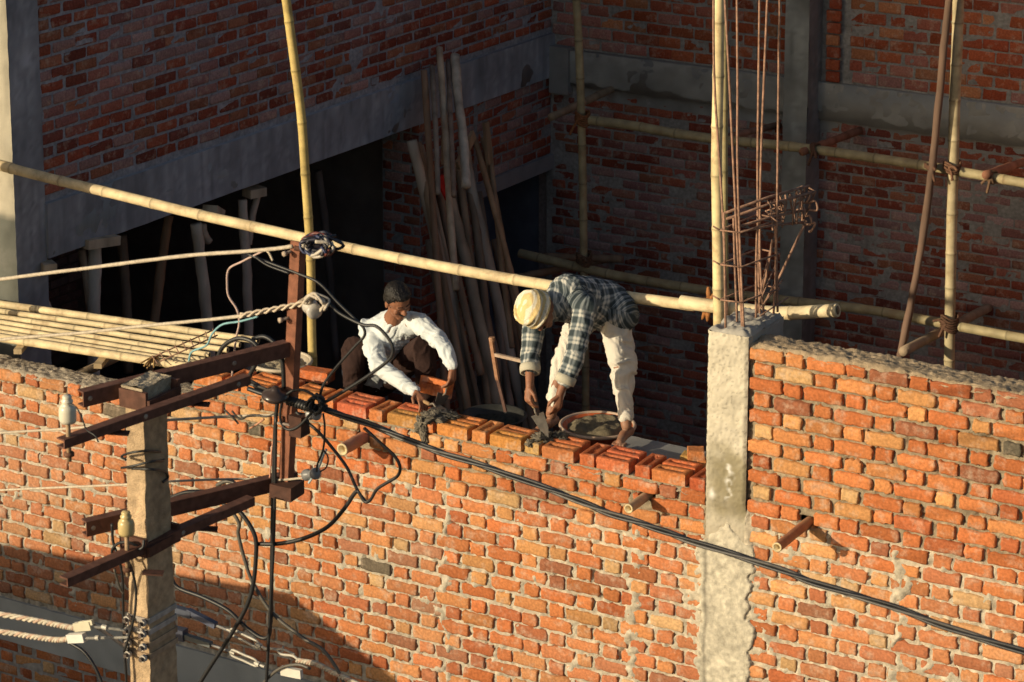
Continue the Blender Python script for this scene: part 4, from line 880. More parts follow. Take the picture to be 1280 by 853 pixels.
def spool(c, ax, r, L_, col, name='spool_insulator'):
    o = MB(); o.lathe(np.asarray(c), [(.0001, -L_/2), (r*.45, -L_/2), (r*.5, -L_/2+.004), (r, -L_/2+.006), (r*1.02, -L_/4), (r*.72, -L_*.1), (r*.72, L_*.1), (r*1.02, L_/4), (r, L_/2-.005), (r*.5, L_/2), (.0001, L_/2)], 22, ax, col); return o.build(name, M['porcelain'], UP)
sc = at(390, 386, YA-.02); spool(sc, (.75, -.5, -.15), .032, .075, (.50, .47, .42)); 
spool(at(398, 308, YA+.02), (.4, -.9, -.0), .028, .07, (.12, .09, .12)); spool(at(389, 593, YA), (.9, -.2, .35), .024, .085, (.20, .20, .20)); spool(at(392, 518, YA), (.9, -.3, .2), .024, .06, (.32, .31, .30))
m = MB(); c = at(344, 490, YA-.05); m.lathe(c-np.array([0, 0, .01]), [(.0001, -.022), (.045, -.022), (.056, -.012), (.056, -.002), (.044, .010), (.024, .016), (.018, .026), (.012, .034), (.0001, .035)], 20, (.15, -.1, 1), (.05, .035, .03)); m.build('disc_insulator', M['porcelain'], UP)
for a_, b_, r_, c_ in (((369, 310), (392, 314), .012, RU*.5), ((366, 383), (383, 372), .007, (.4, .35, .28)), ((366, 530), (384, 520), .006, RU)): m = MB(); m.tube([at(*a_, YA), at(*b_, YA)], r_, 6, col=c_); m.build('insulator_strap', M['rust'], UP)
# stay bands round the pole
for k, py in enumerate((776, 790, 806, 820)):
    e = at(184+ (py-776)*.03, py, YP); z_ = e[2]; pr = pole_ring(z_); x0, x1, y0, y1 = pr[0][0]-.004, pr[1][0]+.004, pr[0][1]-.005, pr[2][1]+.004
    m = MB(); 
    for (p, q) in (((x0, y0), (x1, y0)), ((x1, y0), (x1, y1)), ((x1, y1), (x0, y1)), ((x0, y1), (x0, y0))): m.obox((p[0], p[1], z_), (q[0], q[1], z_), .006, .022, col=(.40, .30, .2) if k > 1 else (.45, .42, .38))
    for xx in (x0+.018, x1-.012): m.tube([(xx, y0-.045, z_), (xx, y0+.01, z_)], .009, 6, col=(.10, .08, .07)); m.lathe((xx, y0-.03, z_), [(.0001, 0), (.016, 0), (.016, .014), (.0001, .014)], 6, (0, 1, 0), (.5, .47, .42))
    m.build('stay_band', M['rust'], UP, smooth=False)

# ================================================================== wires and cables
WG = 'black cables hanging around the utility pole'
def wire(pts, r, lab, mat='cable', col=(.022, .021, .022), Y=None, cat='cable', group=None, name='cable', n=8, thing_=True, extra=None, m=None, jit=0):
    own = m is None
    if own: m = MB()
    Y0 = YA if Y is None else Y
    P_ = []
    for i, p in enumerate(pts):
        y = p[2] if len(p) > 2 else (Y0 if np.isscalar(Y0) else Y0[0]+(Y0[1]-Y0[0])*i/(len(pts)-1)); P_.append(at(p[0], p[1], y))
    m.tube(crom(P_, n), r, 7, col=col, jit=jit)
    if own: return tag(m.build(name, M[mat]), lab, cat, group)
RP = (.50, .43, .33)
wire([(-80, 361), (0, 349.5), (120, 334), (232, 320), (300, 315), (345, 311), (366, 308)], .0085, 'pale rope-like wire running from the left edge to the top of the steel bracket', 'rope', RP, cat='wire', name='pale_wire', jit=.05)
wire([(-80, 437), (0, 425), (100, 416.5), (178, 408), (296, 396), (345, 387), (372, 381), (395, 372), (408, 374), (404, 384)], .0075, 'pale rope-like wire from the left edge looping round the white spool insulator', 'rope', RP, cat='wire', name='pale_wire', jit=.05)
m = MB()
for k in range(2):
    P_ = []
    for i, t in enumerate(np.linspace(0, 1, 30)):
        x = 300+t*88; y = 395-t*17; c = at(x, y, YA-.01); a = t*26+k*math.pi; P_.append(c+np.array([0, math.sin(a)*.008, math.cos(a)*.009]))
    m.tube(P_, .005, 6, col=(.55, .46, .35))
tag(m.build('wire_splice', M['rope']), 'twisted splice binding the second pale wire beside the steel bracket', 'wire')
wire([(-80, 548), (0, 541.5), (78, 536.5), (140, 531, YP+.4), (202, 526, YP+.4), (285, 521), (347, 519)], .006, 'thin pale wire passing behind the pole just below the upper crossarms', 'rope', RP, cat='wire', name='pale_wire')
wire([(-80, 619), (0, 613), (155, 606, YP+.4), (212, 602, YP+.4), (297, 599), (350, 600), (384, 597)], .005, 'thin pale wire passing behind the pole just above the lower crossarms', 'rope', RP, cat='wire', name='pale_wire')
wire([(331, 313), (303, 327), (286, 337), (284, 357), (286, 371), (296, 387), (299, 404), (295, 423), (293, 440), (290, 470)], .0045, 'thin pinkish wire dangling in a wavy line from the topmost pale wire', 'rope', (.52, .38, .33), cat='wire', name='dangling_wire')
wire([(331, 312), (336, 316), (341, 326)], .005, 'short cut wire end beside the knot on the topmost pale wire', 'rope', RP, cat='wire', name='wire_end')
wire([(322, 396), (300, 402), (278, 406), (265, 418), (258, 432), (240, 440), (236, 452)], .0045, 'thin blue wire drooping over the bamboo platform', 'rope', (.22, .42, .46), cat='wire', name='blue_wire')
main = [(312, 478), (330, 488), (345, 496), (372, 504), (405, 512), (470, 534), (540, 562), (611, 585), (700, 617), (757, 640), (815, 659), (865, 677), (960, 707), (1022, 730), (1110, 757), (1192, 787), (1280, 815), (1370, 846)]
m = MB()
for k in range(3):
    P_ = []
    Pm = crom([at(x, y, YA+.0) for x, y in main], 14); d = np.arange(len(Pm))
    for i, c in enumerate(Pm): a = i*.16+k*2.09; P_.append(c+np.array([0, math.sin(a)*.008, math.cos(a)*.008]))
    m.tube(P_, .0068, 7, col=((.02, .02, .022), (.03, .03, .032), (.07, .065, .06))[k])
tag(m.build('main_cable', M['cable']), 'thick twisted black service cable sloping down across the wall to the lower right edge', 'cable')
m = MB()
for k in range(9): c = at(362+3.6*k, 501+1.2*k, YA-.0); m.lathe(c, [(.020, -.006), (.023, 0), (.020, .006)], 12, (.85, 0, -.35), (.02, .02, .02))
c = at(396, 506, YA-.03)
for k in range(7):
    rg = random.Random(k*5); A = [c+np.array([math.cos(a)*.03*rg.uniform(.6, 1.3), rg.uniform(-.02, .02), math.sin(a)*.03*rg.uniform(.6, 1.4)]) for a in np.linspace(0, 6.28, 9)]; m.tube(crom(A, 3), .006, 6, col=(.02, .02, .02))
tag(m.build('taped_joint', M['cable']), 'black taped cable joint just right of the steel bracket', 'cable joint')
m = MB(); c = at(398, 306, YA-.02)
for k in range(16):
    rg = random.Random(k*7+1); cc_ = [(.02, .02, .03), (.45, .40, .33), (.03, .03, .05), (.14, .04, .03), (.05, .06, .12)][k % 5]
    A = [c+np.array([math.cos(a)*rg.uniform(.03, .09)+.01, rg.uniform(-.05, .05), math.sin(a)*rg.uniform(.015, .05)]) for a in np.linspace(rg.uniform(0, 3), rg.uniform(4, 8), 7)]; m.tube(crom(A, 4), rg.uniform(.004, .008), 6, col=cc_)
tag(m.build('wire_tangle', M['cable']), 'tangle of cut black and pale wires at the top of the steel bracket', 'wire tangle')
m = MB(); c = at(396, 381, YA-.03)
for k in range(6):
    rg = random.Random(k*9+2); A = [c+np.array([math.cos(a)*rg.uniform(.03, .06), rg.uniform(-.03, .02), math.sin(a)*rg.uniform(.02, .04)+.01]) for a in np.linspace(-1, 3.5, 7)]; m.tube(crom(A, 4), .006, 6, col=(.48, .42, .34))
tag(m.build('wire_binding', M['rope']), 'pale wire turns wrapped round the white spool insulator', 'wire')
cabs = [
 ([(310, 318), (335, 328), (380, 345), (400, 355), (423, 379), (447, 402), (455, 411), (455, 421), (442, 435), (419, 461), (404, 482), (399, 500)], .006, 'thin black cable dropping from behind the bracket past the squatting man\'s knee to the joint'),
 ([(398, 370), (410, 378), (425, 392), (453, 406), (470, 408), (484, 421), (491, 435), (487, 449), (463, 468), (435, 486), (408, 502), (396, 508)], .007, 'black cable looping in front of the squatting man\'s shirt and back to the joint'),
 ([(399, 501), (385, 490), (368, 488), (355, 497), (351, 511), (351, 527), (359, 537), (372, 534), (387, 519), (394, 508)], .006, 'round coil of black cable hanging on the steel bracket'),
 ([(455, 535), (466, 545), (478, 556), (493, 570), (500, 583), (497, 595), (483, 604), (471, 612), (463, 625), (456, 627), (447, 613)], .007, 'black cable drop curving under the crusted stub in the wall'),
 ([(370, 515), (384, 528), (399, 541), (417, 562), (434, 585), (447, 613), (457, 627)], .007, 'black cable running from the bracket down to the small splice below'),
 ([(447, 613), (441, 620), (432, 634), (414, 655), (395, 667), (370, 676), (345, 680), (319, 680)], .009, 'thick black cable arc from the splice back to the lower crossarms'),
 ([(206, 627), (222, 619), (240, 615), (271, 618), (299, 639), (318, 668), (320, 697), (314, 742), (295, 783), (251, 852), (235, 885)], .0095, 'largest black cable loop rising over the lower crossarms and falling to the bottom edge'),
 ([(271, 607), (282, 602), (293, 604), (300, 618), (299, 632)], .009, 'small grey cable hoop standing on the rear lower crossarm'),
 ([(277, 628), (290, 640), (299, 655), (298, 668), (306, 700), (316, 728), (340, 766), (378, 797), (405, 814), (426, 845), (435, 870)], .008, 'grey black cable falling diagonally from the lower crossarms to the bottom edge'),
 ([(208, 711), (214, 722), (223, 735), (254, 747), (285, 763), (306, 783), (326, 797), (336, 795), (338, 780), (339, 760), (341, 640), (344, 540), (347, 500)], .009, 'black cable sagging right of the pole then climbing to the steel bracket'),
 ([(345, 520), (344, 600), (342, 680), (338, 760), (333, 853), (331, 880)], .007, 'straight black cable hanging from the bracket to the bottom edge'),
 ([(273, 446), (276, 438), (284, 429), (299, 423), (315, 427), (323, 437), (321, 452), (313, 468), (308, 482)], .0095, 'black cable hoop arching over the rear upper crossarm'),
 ([(316, 424), (330, 421), (342, 428), (351, 440), (354, 460), (355, 485)], .0095, 'second cable hoop bending down left of the steel upright'),
 ([(157, 575, YP-.06), (152, 571, YP-.03), (160, 567, YP-.05), (180, 564, YP-.03), (200, 565, YP+.1), (206, 570, YP+.16), (203, 576, YP+.1), (190, 577, YP-.01), (165, 583, YP-.04), (152, 585, YP-.02)], .005, 'thin black cable wound round the pole between the crossarm pairs'),
 ([(165, 586, YP-.03), (190, 587, YP-.02), (206, 590, YP+.1), (210, 597, YP+.14), (204, 603, YP+.1)], .005, 'lower turn of black cable on the pole with a loose end'),
 ([(172, 683, YP-.04), (160, 678, YP-.06), (147, 680, YP-.06), (140, 690, YP-.06), (148, 700, YP-.05), (153, 720, YP-.04), (154, 760, YP-.03), (155, 800, YP-.03), (158, 853, YP-.03), (158, 880, YP-.03)], .006, 'black cable running down the left edge of the pole shaft'),
 ([(160, 700, YP-.05), (166, 716, YP-.05), (170, 740, YP-.04), (168, 770, YP-.05), (160, 800, YP-.05), (155, 815, YP-.05)], .0055, 'thin black cable curving across the lit pole face'),
 ([(140, 655, YP-.05), (142, 680, YP-.05), (152, 700, YP-.06), (165, 690, YP-.06), (178, 685, YP-.05), (180, 675, YP-.04)], .006, 'knotted black cable behind the yellowish insulator'),
 ([(143, 712, YP-.1), (150, 735, YP-.06), (154, 742, YP-.05)], .005, 'short grey cable tail below the front lower crossarm'),
 ([(110, 778), (130, 790), (160, 812, YP-.03)], .008, 'black cable tail leaving the left clamp toward the pole'),
 ([(88, 804), (105, 815), (118, 833), (127, 853), (132, 870)], .008, 'black cable curving from the white clamp to the lower left edge'),
 ([(318, 870), (330, 853), (350, 836), (372, 831), (388, 836)], .007, 'grey cable arch at the bottom edge over the white tag'),
 ([(404, 517), (406, 535), (404, 562), (397, 580), (396, 590)], .0045, 'thin black wire hanging from the taped joint'),
 ([(404, 562), (410, 572), (408, 584), (400, 590)], .0035, 'tiny curled wire end below the taped joint'),
 ([(85, 505, A2a[1]), (95, 509, A2a[1]), (103, 524, A2a[1]), (108, 537, A2a[1]), (119, 545, A2a[1]), (123, 553, A2a[1])], .003, 'thin tie wire curling off the white insulator on the left crossarm end'),
 ([(320, 322), (335, 332), (362, 342)], .005, 'short black lead slanting across behind the bracket'),
 ([(310, 486), (330, 493), (355, 500)], .010, 'short thick black lead between the upper crossarm and the disc insulator'),
]
for i, (p, r_, lab) in enumerate(cabs): wire(p, r_, lab, group=WG, Y=YA-.015*(i % 4) if len(p[0]) == 2 else YA, col=(.10, .09, .075) if 'grey' in lab else (.02, .02, .021))
wire([(408, 562), (404, 570), (398, 585), (386, 604)], .005, 'frayed pale blue wire hanging over the dark lower insulator', 'rope', (.45, .55, .58), cat='wire', name='blue_wire')
wire([(346, 520), (344, 540), (340, 560), (337, 600)], .0035, 'thin orange pink wire hanging left of the steel bracket', 'rope', (.6, .3, .2), cat='wire', name='pink_wire')
for i, p in enumerate(([(280, 512), (292, 523), (298, 530)], [(290, 514), (300, 524), (310, 520)], [(300, 524), (316, 519), (332, 521), (346, 517)], [(312, 536), (322, 530), (330, 524)])):
    wire(p, .0045, ['black twig-like wire crossing the pale wire left of the bracket', 'short black wire end hooked on the pale wire', 'black binding wire along the pale wire near the bracket', 'short pinkish wire end under the pale wire'][i], col=(.03, .025, .02) if i < 3 else (.5, .25, .15), group=WG)
# service cables with clamps, turnbuckles
def twisted(pts, r, lab, cols, n=3, Y=YA, pitch=.9):
    m = MB(); Pm = crom([at(p[0], p[1], p[2] if len(p) > 2 else Y) for p in pts], 16)
    for k in range(n):
        P_ = [c+np.array([math.sin(i*pitch+k*6.283/n)*r*.3, math.sin(i*pitch+k*6.283/n)*r*.5, math.cos(i*pitch+k*6.283/n)*r*.75]) for i, c in enumerate(Pm)]; m.tube(P_, r*.62, 6, col=cols[k % len(cols)])
    tag(m.build('twisted_cable', M['rope']), lab, 'cable', 'pale twisted service cables')
PW_ = [(.50, .44, .34), (.46, .33, .25), (.52, .47, .38)]
YS = YP-.12
twisted([(-80, 757, YS), (0, 768, YS), (50, 777, YS), (80, 783, YS), (98, 786, YS)], .010, 'upper pale twisted cable at the lower left edge, ending in a clamp', PW_)
twisted([(-80, 784, YS), (0, 790, YS), (40, 796, YS), (70, 800, YS), (88, 799, YS)], .010, 'lower pale twisted cable at the lower left edge, ending in the white clamp', PW_)
twisted([(372, 826), (395, 830), (415, 840), (440, 852), (470, 868)], .010, 'pale twisted cable leaving the turnbuckles to the bottom edge', PW_)
SG = 'stay fittings on the pole'
def fit(fn, lab, cat, mat='galv', name='clamp', group=SG):
    m = MB(); fn(m); tag(m.build(name, M[mat], smooth=False), lab, cat, group)
fit(lambda m: (m.obox(at(94, 784, YS), at(114, 782, YS), .02, .035, col=(.6, .56, .42)), m.obox(at(100, 780, YS), at(116, 778, YS), .012, .02, col=(.6, .56, .42))), 'greenish pale wedge clamp on the upper left cable', 'cable clamp', 'porcelain')
fit(lambda m: m.obox(at(86, 798, YS), at(106, 797, YS), .025, .035, col=(.72, .70, .64)), 'white plastic clamp on the lower left cable', 'cable clamp', 'porcelain')
fit(lambda m: (m.tube([at(112, 783, YS), at(158, 788, YP-.04)], .006, 8), m.tube([at(128, 783.5, YS), at(134, 785, YS)], .010, 8)), 'steel stay rod from the upper clamp to the pole', 'stay rod', name='stay_rod')
fit(lambda m: (m.tube([at(106, 798, YS), at(160, 797, YP-.04)], .006, 8), m.tube([at(120, 797.5, YS), at(124, 797.5, YS)], .010, 8)), 'steel stay rod from the white clamp to the pole', 'stay rod', name='stay_rod')
def buckle(m, a, b, w_):
    a = at(*a, YA); b = at(*b, YA); u = np.array([0, 0, w_]); L1 = a+(b-a)*.08; L2 = a+(b-a)*.92
    m.tube(crom([a, L1+u, a+(b-a)*.5+u*1.0, L2+u, b], 5), .0055, 7); m.tube(crom([a, L1-u, a+(b-a)*.5-u*1.0, L2-u, b], 5), .0055, 7); m.tube([a-(b-a)*.12, a+(b-a)*.15], .006, 7); m.tube([b-(b-a)*.12, b+(b-a)*.25], .006, 7); m.lathe(b, [(.0001, -.01), (.012, -.01), (.012, .01), (.0001, .01)], 8, b-a)
fit(lambda m: buckle(m, (288, 789), (324, 807), .014), 'upper galvanised turnbuckle right of the pole', 'turnbuckle', name='turnbuckle')
fit(lambda m: buckle(m, (288, 815), (322, 830), .014), 'lower galvanised turnbuckle right of the pole', 'turnbuckle', name='turnbuckle')
fit(lambda m: (m.tube(crom([at(330, 811, YA), at(345, 812, YA), at(352, 818, YA), at(366, 820, YA), at(374, 826, YA)], 5), .006, 7), m.tube(crom([at(345, 812, YA), at(354, 812, YA), at(368, 818, YA)], 5), .005, 7), m.tube([at(354, 808, YA), at(353, 815, YA)], .005, 6)), 'small shackle joining the upper turnbuckle to the twisted cable', 'shackle', name='shackle')
fit(lambda m: m.obox(at(352, 838, YA), at(377, 843, YA), .02, .038, col=(.70, .66, .58)), 'white rectangular clamp tag at the bottom edge', 'cable clamp', 'porcelain', name='clamp_tag')
fit(lambda m: (m.obox(at(213, 760, YA), at(240, 768, YA), .03, .03, col=(.06, .07, .10)), m.obox(at(235, 764, YA), at(270, 782, YA), .025, .025, col=(.07, .08, .12)), m.tube([at(268, 781, YA), at(290, 790, YA)], .006, 6, col=(.2, .2, .2))), 'dark bluish clevis strap from the pole to the upper turnbuckle', 'strap', 'dark', 'clevis_strap')
fit(lambda m: (m.obox(at(213, 790, YA), at(232, 794, YA), .04, .05, col=(.05, .055, .08)), m.obox(at(230, 795, YA), at(264, 806, YA), .025, .022, col=(.10, .11, .11)), m.tube([at(262, 805, YA), at(290, 816, YA)], .006, 6, col=(.2, .2, .2))), 'dark grey clevis strap from the pole to the lower turnbuckle', 'strap', 'dark', 'clevis_strap')

# ================================================================== basins
def basin(c, r, h, lab, col, fill, mat='plastic', seed=0, rim=.02, base=.62, fh=.4):
    t = thing('mortar_pan', (c[0], c[1], c[2]-h), lab, 'mortar basin', 'mortar basins behind the wall')
    m = MB(); zb = np.asarray(c)-np.array([0, 0, h])
    m.lathe(zb, [(.001, 0), (r*base, 0), (r*.86, h*.6), (r*.97, h*.96), (r*1.05, h*.97), (r*1.06, h*1.0), (r*1.0, h*1.02), (r*.96, h*1.0), (r*.83, h*.6), (r*base*.97, .01), (.001, .01)], 40, col=col)
    m.build('pan_shell', M[mat], t)
    if mat == 'plastic':
        A_ = [zb+np.array([math.cos(a)*r*1.055, math.sin(a)*r*1.055, h*1.01]) for a in np.linspace(0, 2*math.pi, 49)]; m = MB(); m.tube(A_, .012, 8, col=np.array([.50, .36, .26]) if col[0] > .5 else np.array([.5, .43, .32])); m.build('rim', M['plastic'], t)
    m = MB(); n = 26; V = []; Fc = []
    for i in range(n):
        rr = r*.90*i/(n-1)
        for j in range(40):
            a = 2*math.pi*j/40; x = c[0]+rr*math.cos(a); y = c[1]+rr*math.sin(a)
            z = zb[2]+h*(1-fh*.5)+(fbm(np.array([x]), np.array([y]), .09, seed)[0]-.5)*h*.55+(fbm(np.array([x]), np.array([y]), .03, seed+1)[0]-.5)*.03 - max(0, i/(n-1)-.75)*h*1.2
            V.append((x, y, z))
    for i in range(n-1):
        for j in range(40): k = (j+1) % 40; Fc.append((i*40+j, (i+1)*40+j, (i+1)*40+k, i*40+k))
    m.add(V, Fc, fill); m.build('wet_mortar', M['mortar'], t)
basin(at(747, 532, .76), .220, .10, 'orange plastic basin of grey mortar behind the bending man\'s feet', (.55, .12, .035), (.18, .15, .10), seed=201, fh=-.35)
basin(at(618, 519, .68), .20, .09, 'dark steel pan of mortar between the two men', (.035, .035, .032), (.04, .04, .034), 'dark', seed=204, fh=.9)
basin(at(352, 452, .45), .185, .085, 'pale mortar-crusted bowl behind the steel bracket', (.44, .37, .27), (.34, .28, .19), seed=207)
# iron clamp / bracket held near the man's cuff
m = MB(); q = .35
m.obox(at(613.5, 422, q), at(622, 475, q), .022, .022, col=(.30, .16, .09)); m.obox(at(617, 443, q), at(655, 452, q), .02, .02, col=(.42, .32, .24)); m.lathe(at(615, 424, q), [(.001, -.012), (.018, -.012), (.018, .012), (.001, .012)], 10, (0, 0, 1), (.35, .2, .12)); m.obox(at(621, 470, q), at(632, 515, q), .012, .02, col=(.09, .05, .04))
tag(m.build('iron_bracket', M['rust'], smooth=False), 'rusty T shaped iron bracket standing left of the bending man\'s sleeve', 'bracket')

# ================================================================== people
def fuse(mb, voxel, smooth=3, fac=.5):
    V = np.concatenate(mb.V); me = bpy.data.meshes.new('tmp'); me.from_pydata(V.tolist(), [], mb.F); o = bpy.data.objects.new('tmp', me); COL.objects.link(o)
    r_ = o.modifiers.new('r', 'REMESH'); r_.mode = 'VOXEL'; r_.voxel_size = voxel; r_.adaptivity = 0
    s_ = o.modifiers.new('s', 'SMOOTH'); s_.iterations = smooth; s_.factor = fac
    dg = bpy.context.evaluated_depsgraph_get(); m2 = bpy.data.meshes.new_from_object(o.evaluated_get(dg))
    n = len(m2.vertices); A = np.empty(n*3); m2.vertices.foreach_get('co', A); A = A.reshape(-1, 3)
    Nn = np.empty(n*3); m2.vertices.foreach_get('normal', Nn); Nn = Nn.reshape(-1, 3)
    Fc = [tuple(p.vertices) for p in m2.polygons]
    bpy.data.objects.remove(o); bpy.data.meshes.remove(me); bpy.data.meshes.remove(m2); return A, Nn, Fc
def segdist(V, a, b):
    a = np.asarray(a); b = np.asarray(b); d = b-a; t = np.clip(((V-a)@d)/(d@d), 0, 1); return np.linalg.norm(V-(a+t[:, None]*d), axis=1), t
def wrinkle(A, Nn, chains, amp, freq=60., seed=0, compress=()):
    """fabric folds running round the limbs"""
    best = np.full(len(A), 9.); S = np.zeros(len(A)); ang = np.zeros(len(A)); acc = 0
    for ch in chains:
        acc += 3.1
        for a, b in zip(ch[:-1], ch[1:]):
            a = np.asarray(a); b = np.asarray(b); d, t = segdist(A, a, b); L_ = np.linalg.norm(b-a); ax = (b-a)/L_; ref = np.array([.3, 1, .2]); u = np.cross(ax, ref); u /= np.linalg.norm(u); v = np.cross(ax, u)
            rel = A-a; an = np.arctan2(rel@v, rel@u); m_ = d < best; best[m_] = d[m_]; S[m_] = (acc+t*L_)[m_]; ang[m_] = an[m_]; acc += L_
    r_ = np.maximum(best, .03); x = ang*r_
    n0 = np.array([mnoise.noise(Vector((p[0]*8+seed, p[1]*8, p[2]*8))) for p in A])
    n4 = np.array([mnoise.noise(Vector((p[0]*5+seed+9, p[1]*5, p[2]*5))) for p in A])
    n1 = np.array([mnoise.noise(Vector((s*15+seed, a*7, seed*.7))) for s, a in zip(S+.9*x*n4+n0*.10, x)])
    n2 = np.array([mnoise.noise(Vector((s*34+seed, a*9, 3+seed*.7))) for s, a in zip(S+1.3*x+n0*.10, x)])
    n3 = np.array([mnoise.noise(Vector((s*9+seed, a*40, 5+seed*.7))) for s, a in zip(S+n0*.08, x+n4*.03)])
    m1 = np.clip(.55+1.3*n4, 0, 1.2); m3 = np.clip(.5-1.3*n4, 0, 1)
    h = (.35-np.abs(n1)*1.7)*1.1 + (.2-np.abs(n2)*.9)*.9*m1 + (.2-np.abs(n3)*.9)*1.0*m3 + n0*.6
    return A+Nn*(h*amp)[:, None], S, x
def nrm(v): v = np.asarray(v, float); return v/np.linalg.norm(v)
def head_parts(mb, c, f, u, s=1.):
    f = nrm(f); u = nrm(np.asarray(u)-f*(np.asarray(u)@f)); r = np.cross(f, u); A = [r, f, u]
    g = lambda x, y, z: np.asarray(c)+(r*x+f*y+u*z)*s
    mb.ell(g(0, -.008, .03), (.072*s, .090*s, .082*s), A); mb.ell(g(0, .022, -.035), (.056*s, .060*s, .072*s), A); mb.ell(g(0, .055, -.085), (.028*s, .026*s, .024*s), A)
    mb.ell(g(0, .070, .022), (.050*s, .018*s, .014*s), A)      # brow
    mb.limb([g(0, .080, .012), g(0, .098, -.018)], [.009*s, .015*s], 10); mb.ell(g(.011, .088, -.022), (.009*s, .010*s, .008*s), A); mb.ell(g(-.011, .088, -.022), (.009*s, .010*s, .008*s), A)
    mb.ell(g(0, .079, -.050), (.024*s, .012*s, .008*s), A); mb.ell(g(0, .078, -.060), (.020*s, .012*s, .008*s), A)
    for k in (-1, 1): mb.ell(g(.074*k, -.008, -.004), (.009*s, .019*s, .031*s), A); mb.ell(g(.036*k, .058, -.025), (.022*s, .018*s, .02*s), A)
    return g, A
def hand(mb, w_, dirf, palmn, s=1., curl=.5, thumb=1, spread=.12):
    """palm + four bent fingers + thumb, w_=wrist"""
    d = nrm(dirf); n = nrm(np.asarray(palmn)-d*(np.asarray(palmn)@d)); x = np.cross(d, n)
    w_ = np.asarray(w_)
    mb.limb([w_-d*.01, w_+d*.035*s, w_+d*.075*s], [.021*s, .026*s, .027*s], 12)
    for k in (-1, 1): mb.limb([w_+d*.03*s+x*.014*k*s, w_+d*.08*s+x*.022*k*s], [.016*s, .014*s], 10)
    for i, (o_, L_) in enumerate(((-.031, .070), (-.0105, .082), (.0105, .077), (.031, .060))):
        p = w_+d*.082*s+x*o_*s*1.05; a = curl*.6; P_ = [p]; dd = d*1+x*o_*spread*8
        for j, l in enumerate((.45, .32, .23)):
            dd = nrm(dd*math.cos(a)+n*math.sin(a)); P_.append(P_[-1]+dd*L_*l*s*1.0); a = curl*(1.0 if j == 0 else .7)
        mb.limb(P_, [.0092*s, .0088*s, .0082*s, .007*s], 9)
    p = w_+d*.022*s-x*thumb*.022*s; q = p-x*thumb*.030*s+d*.022*s+n*.012*s; q2 = q+d*.032*s-x*thumb*.006*s+n*.012*s; mb.limb([p, q, q2], [.014*s, .0115*s, .009*s], 10)
def J(x, y, Y): return at(x, y, Y)

def trowel(name, grip, tip, nrm_, lab):
    grip = np.asarray(grip); tip = np.asarray(tip); d = nrm(tip-grip); x = nrm(np.cross(d, nrm_)); L_ = np.linalg.norm(tip-grip)
    t = thing(name, grip, lab, 'trowel')
    m = MB(); m.limb([grip-d*.05, grip+d*.05], [.013, .012], 10); m.C = [np.repeat(np.array([[.30, .19, .10]]), len(m.V[0]), 0)]; m.build('handle', M['wood'], t)
    m = MB(); n_ = np.cross(x, d); p = grip+d*.06; m.tube(crom([p, p+d*.025+n_*.015, p+d*.05], 4), .006, 7, col=(.2, .17, .14))
    b0 = grip+d*.10; e = tip; V = [b0-x*.045, b0+x*.045, b0+x*.03+(e-b0)*.6, e, b0-x*.03+(e-b0)*.6]; V = V+[v+n_*.003 for v in V]
    m.add(V, [(0, 1, 2, 3, 4), (9, 8, 7, 6, 5), (0, 5, 6, 1), (1, 6, 7, 2), (2, 7, 8, 3), (3, 8, 9, 4), (4, 9, 5, 0)], (.10, .09, .08)); m.build('blade', M['rust'], t, smooth=False)

SKIN = (.26, .115, .065); SK2 = (.24, .105, .058)
def finish(mb, name, voxel, smooth, mat, parent, col, chains=None, amp=0, seed=0, colf=None, cloth=False, hem=None):
    A, Nn, Fc = fuse(mb, voxel, smooth); at_ = None
    if chains is not None and amp:
        A, S, X = wrinkle(A, Nn, chains, amp, seed=seed)
        if cloth: at_ = {'cloth': np.stack([S, X, np.zeros_like(S)], 1)}
    o = MB(); c = colf(A) if colf else np.repeat(np.array([col], float), len(A), 0); o.add(A, Fc, c); return o.build(name, M[mat], parent, attrs=at_)

# ---------- bending man
dY = -.19
S_ = {}
def js(n, x, y, Y): S_[n] = J(x, y, Y+dY)
js('hL', 766, 402, .83); js('hR', 727, 400, .85); js('kL', 776, 462, .72); js('kR', 703, 456, .74); js('aL', 783, 532, .62); js('aR', 689, 518, .64)
js('pel', 751, 384, .86); js('belly', 728, 377, .72); js('chest', 707, 375, .56); js('neck', 687, 380, .44); js('sL', 731, 388, .50); js('sR', 669, 395, .50)
js('eL', 720, 442, .36); js('wL', 700, 492, .24); js('eR', 663, 443, .38); js('wR', 662, 483, .26); js('head', 673, 391, .33)
mb1 = thing('person', ((S_['aL'][0]+S_['aR'][0])/2, .45, 5.04), 'man bending over the wall in plaid shirt, loose white trousers and pale yellow turban', 'man')
b = MB()
b.limb([S_['pel'], S_['belly'], S_['chest'], S_['neck']], [.12, .105, .115, .06]); b.limb([S_['sL'], S_['chest'], S_['sR']], [.05, .09, .05]); 
b.limb([S_['hL'], S_['kL'], S_['aL']], [.075, .05, .034]); b.limb([S_['hR'], S_['kR'], S_['aR']], [.075, .05, .034])
b.limb([S_['sL'], S_['eL'], S_['wL']], [.045, .037, .024]); b.limb([S_['sR'], S_['eR'], S_['wR']], [.045, .037, .024])
b.limb([S_['neck'], S_['head']], [.055, .05])
hf = nrm((.25, -.45, -.85)); hu = nrm((-.35, -.85, .35))
gH, AH = head_parts(b, S_['head'], hf, hu, .98)
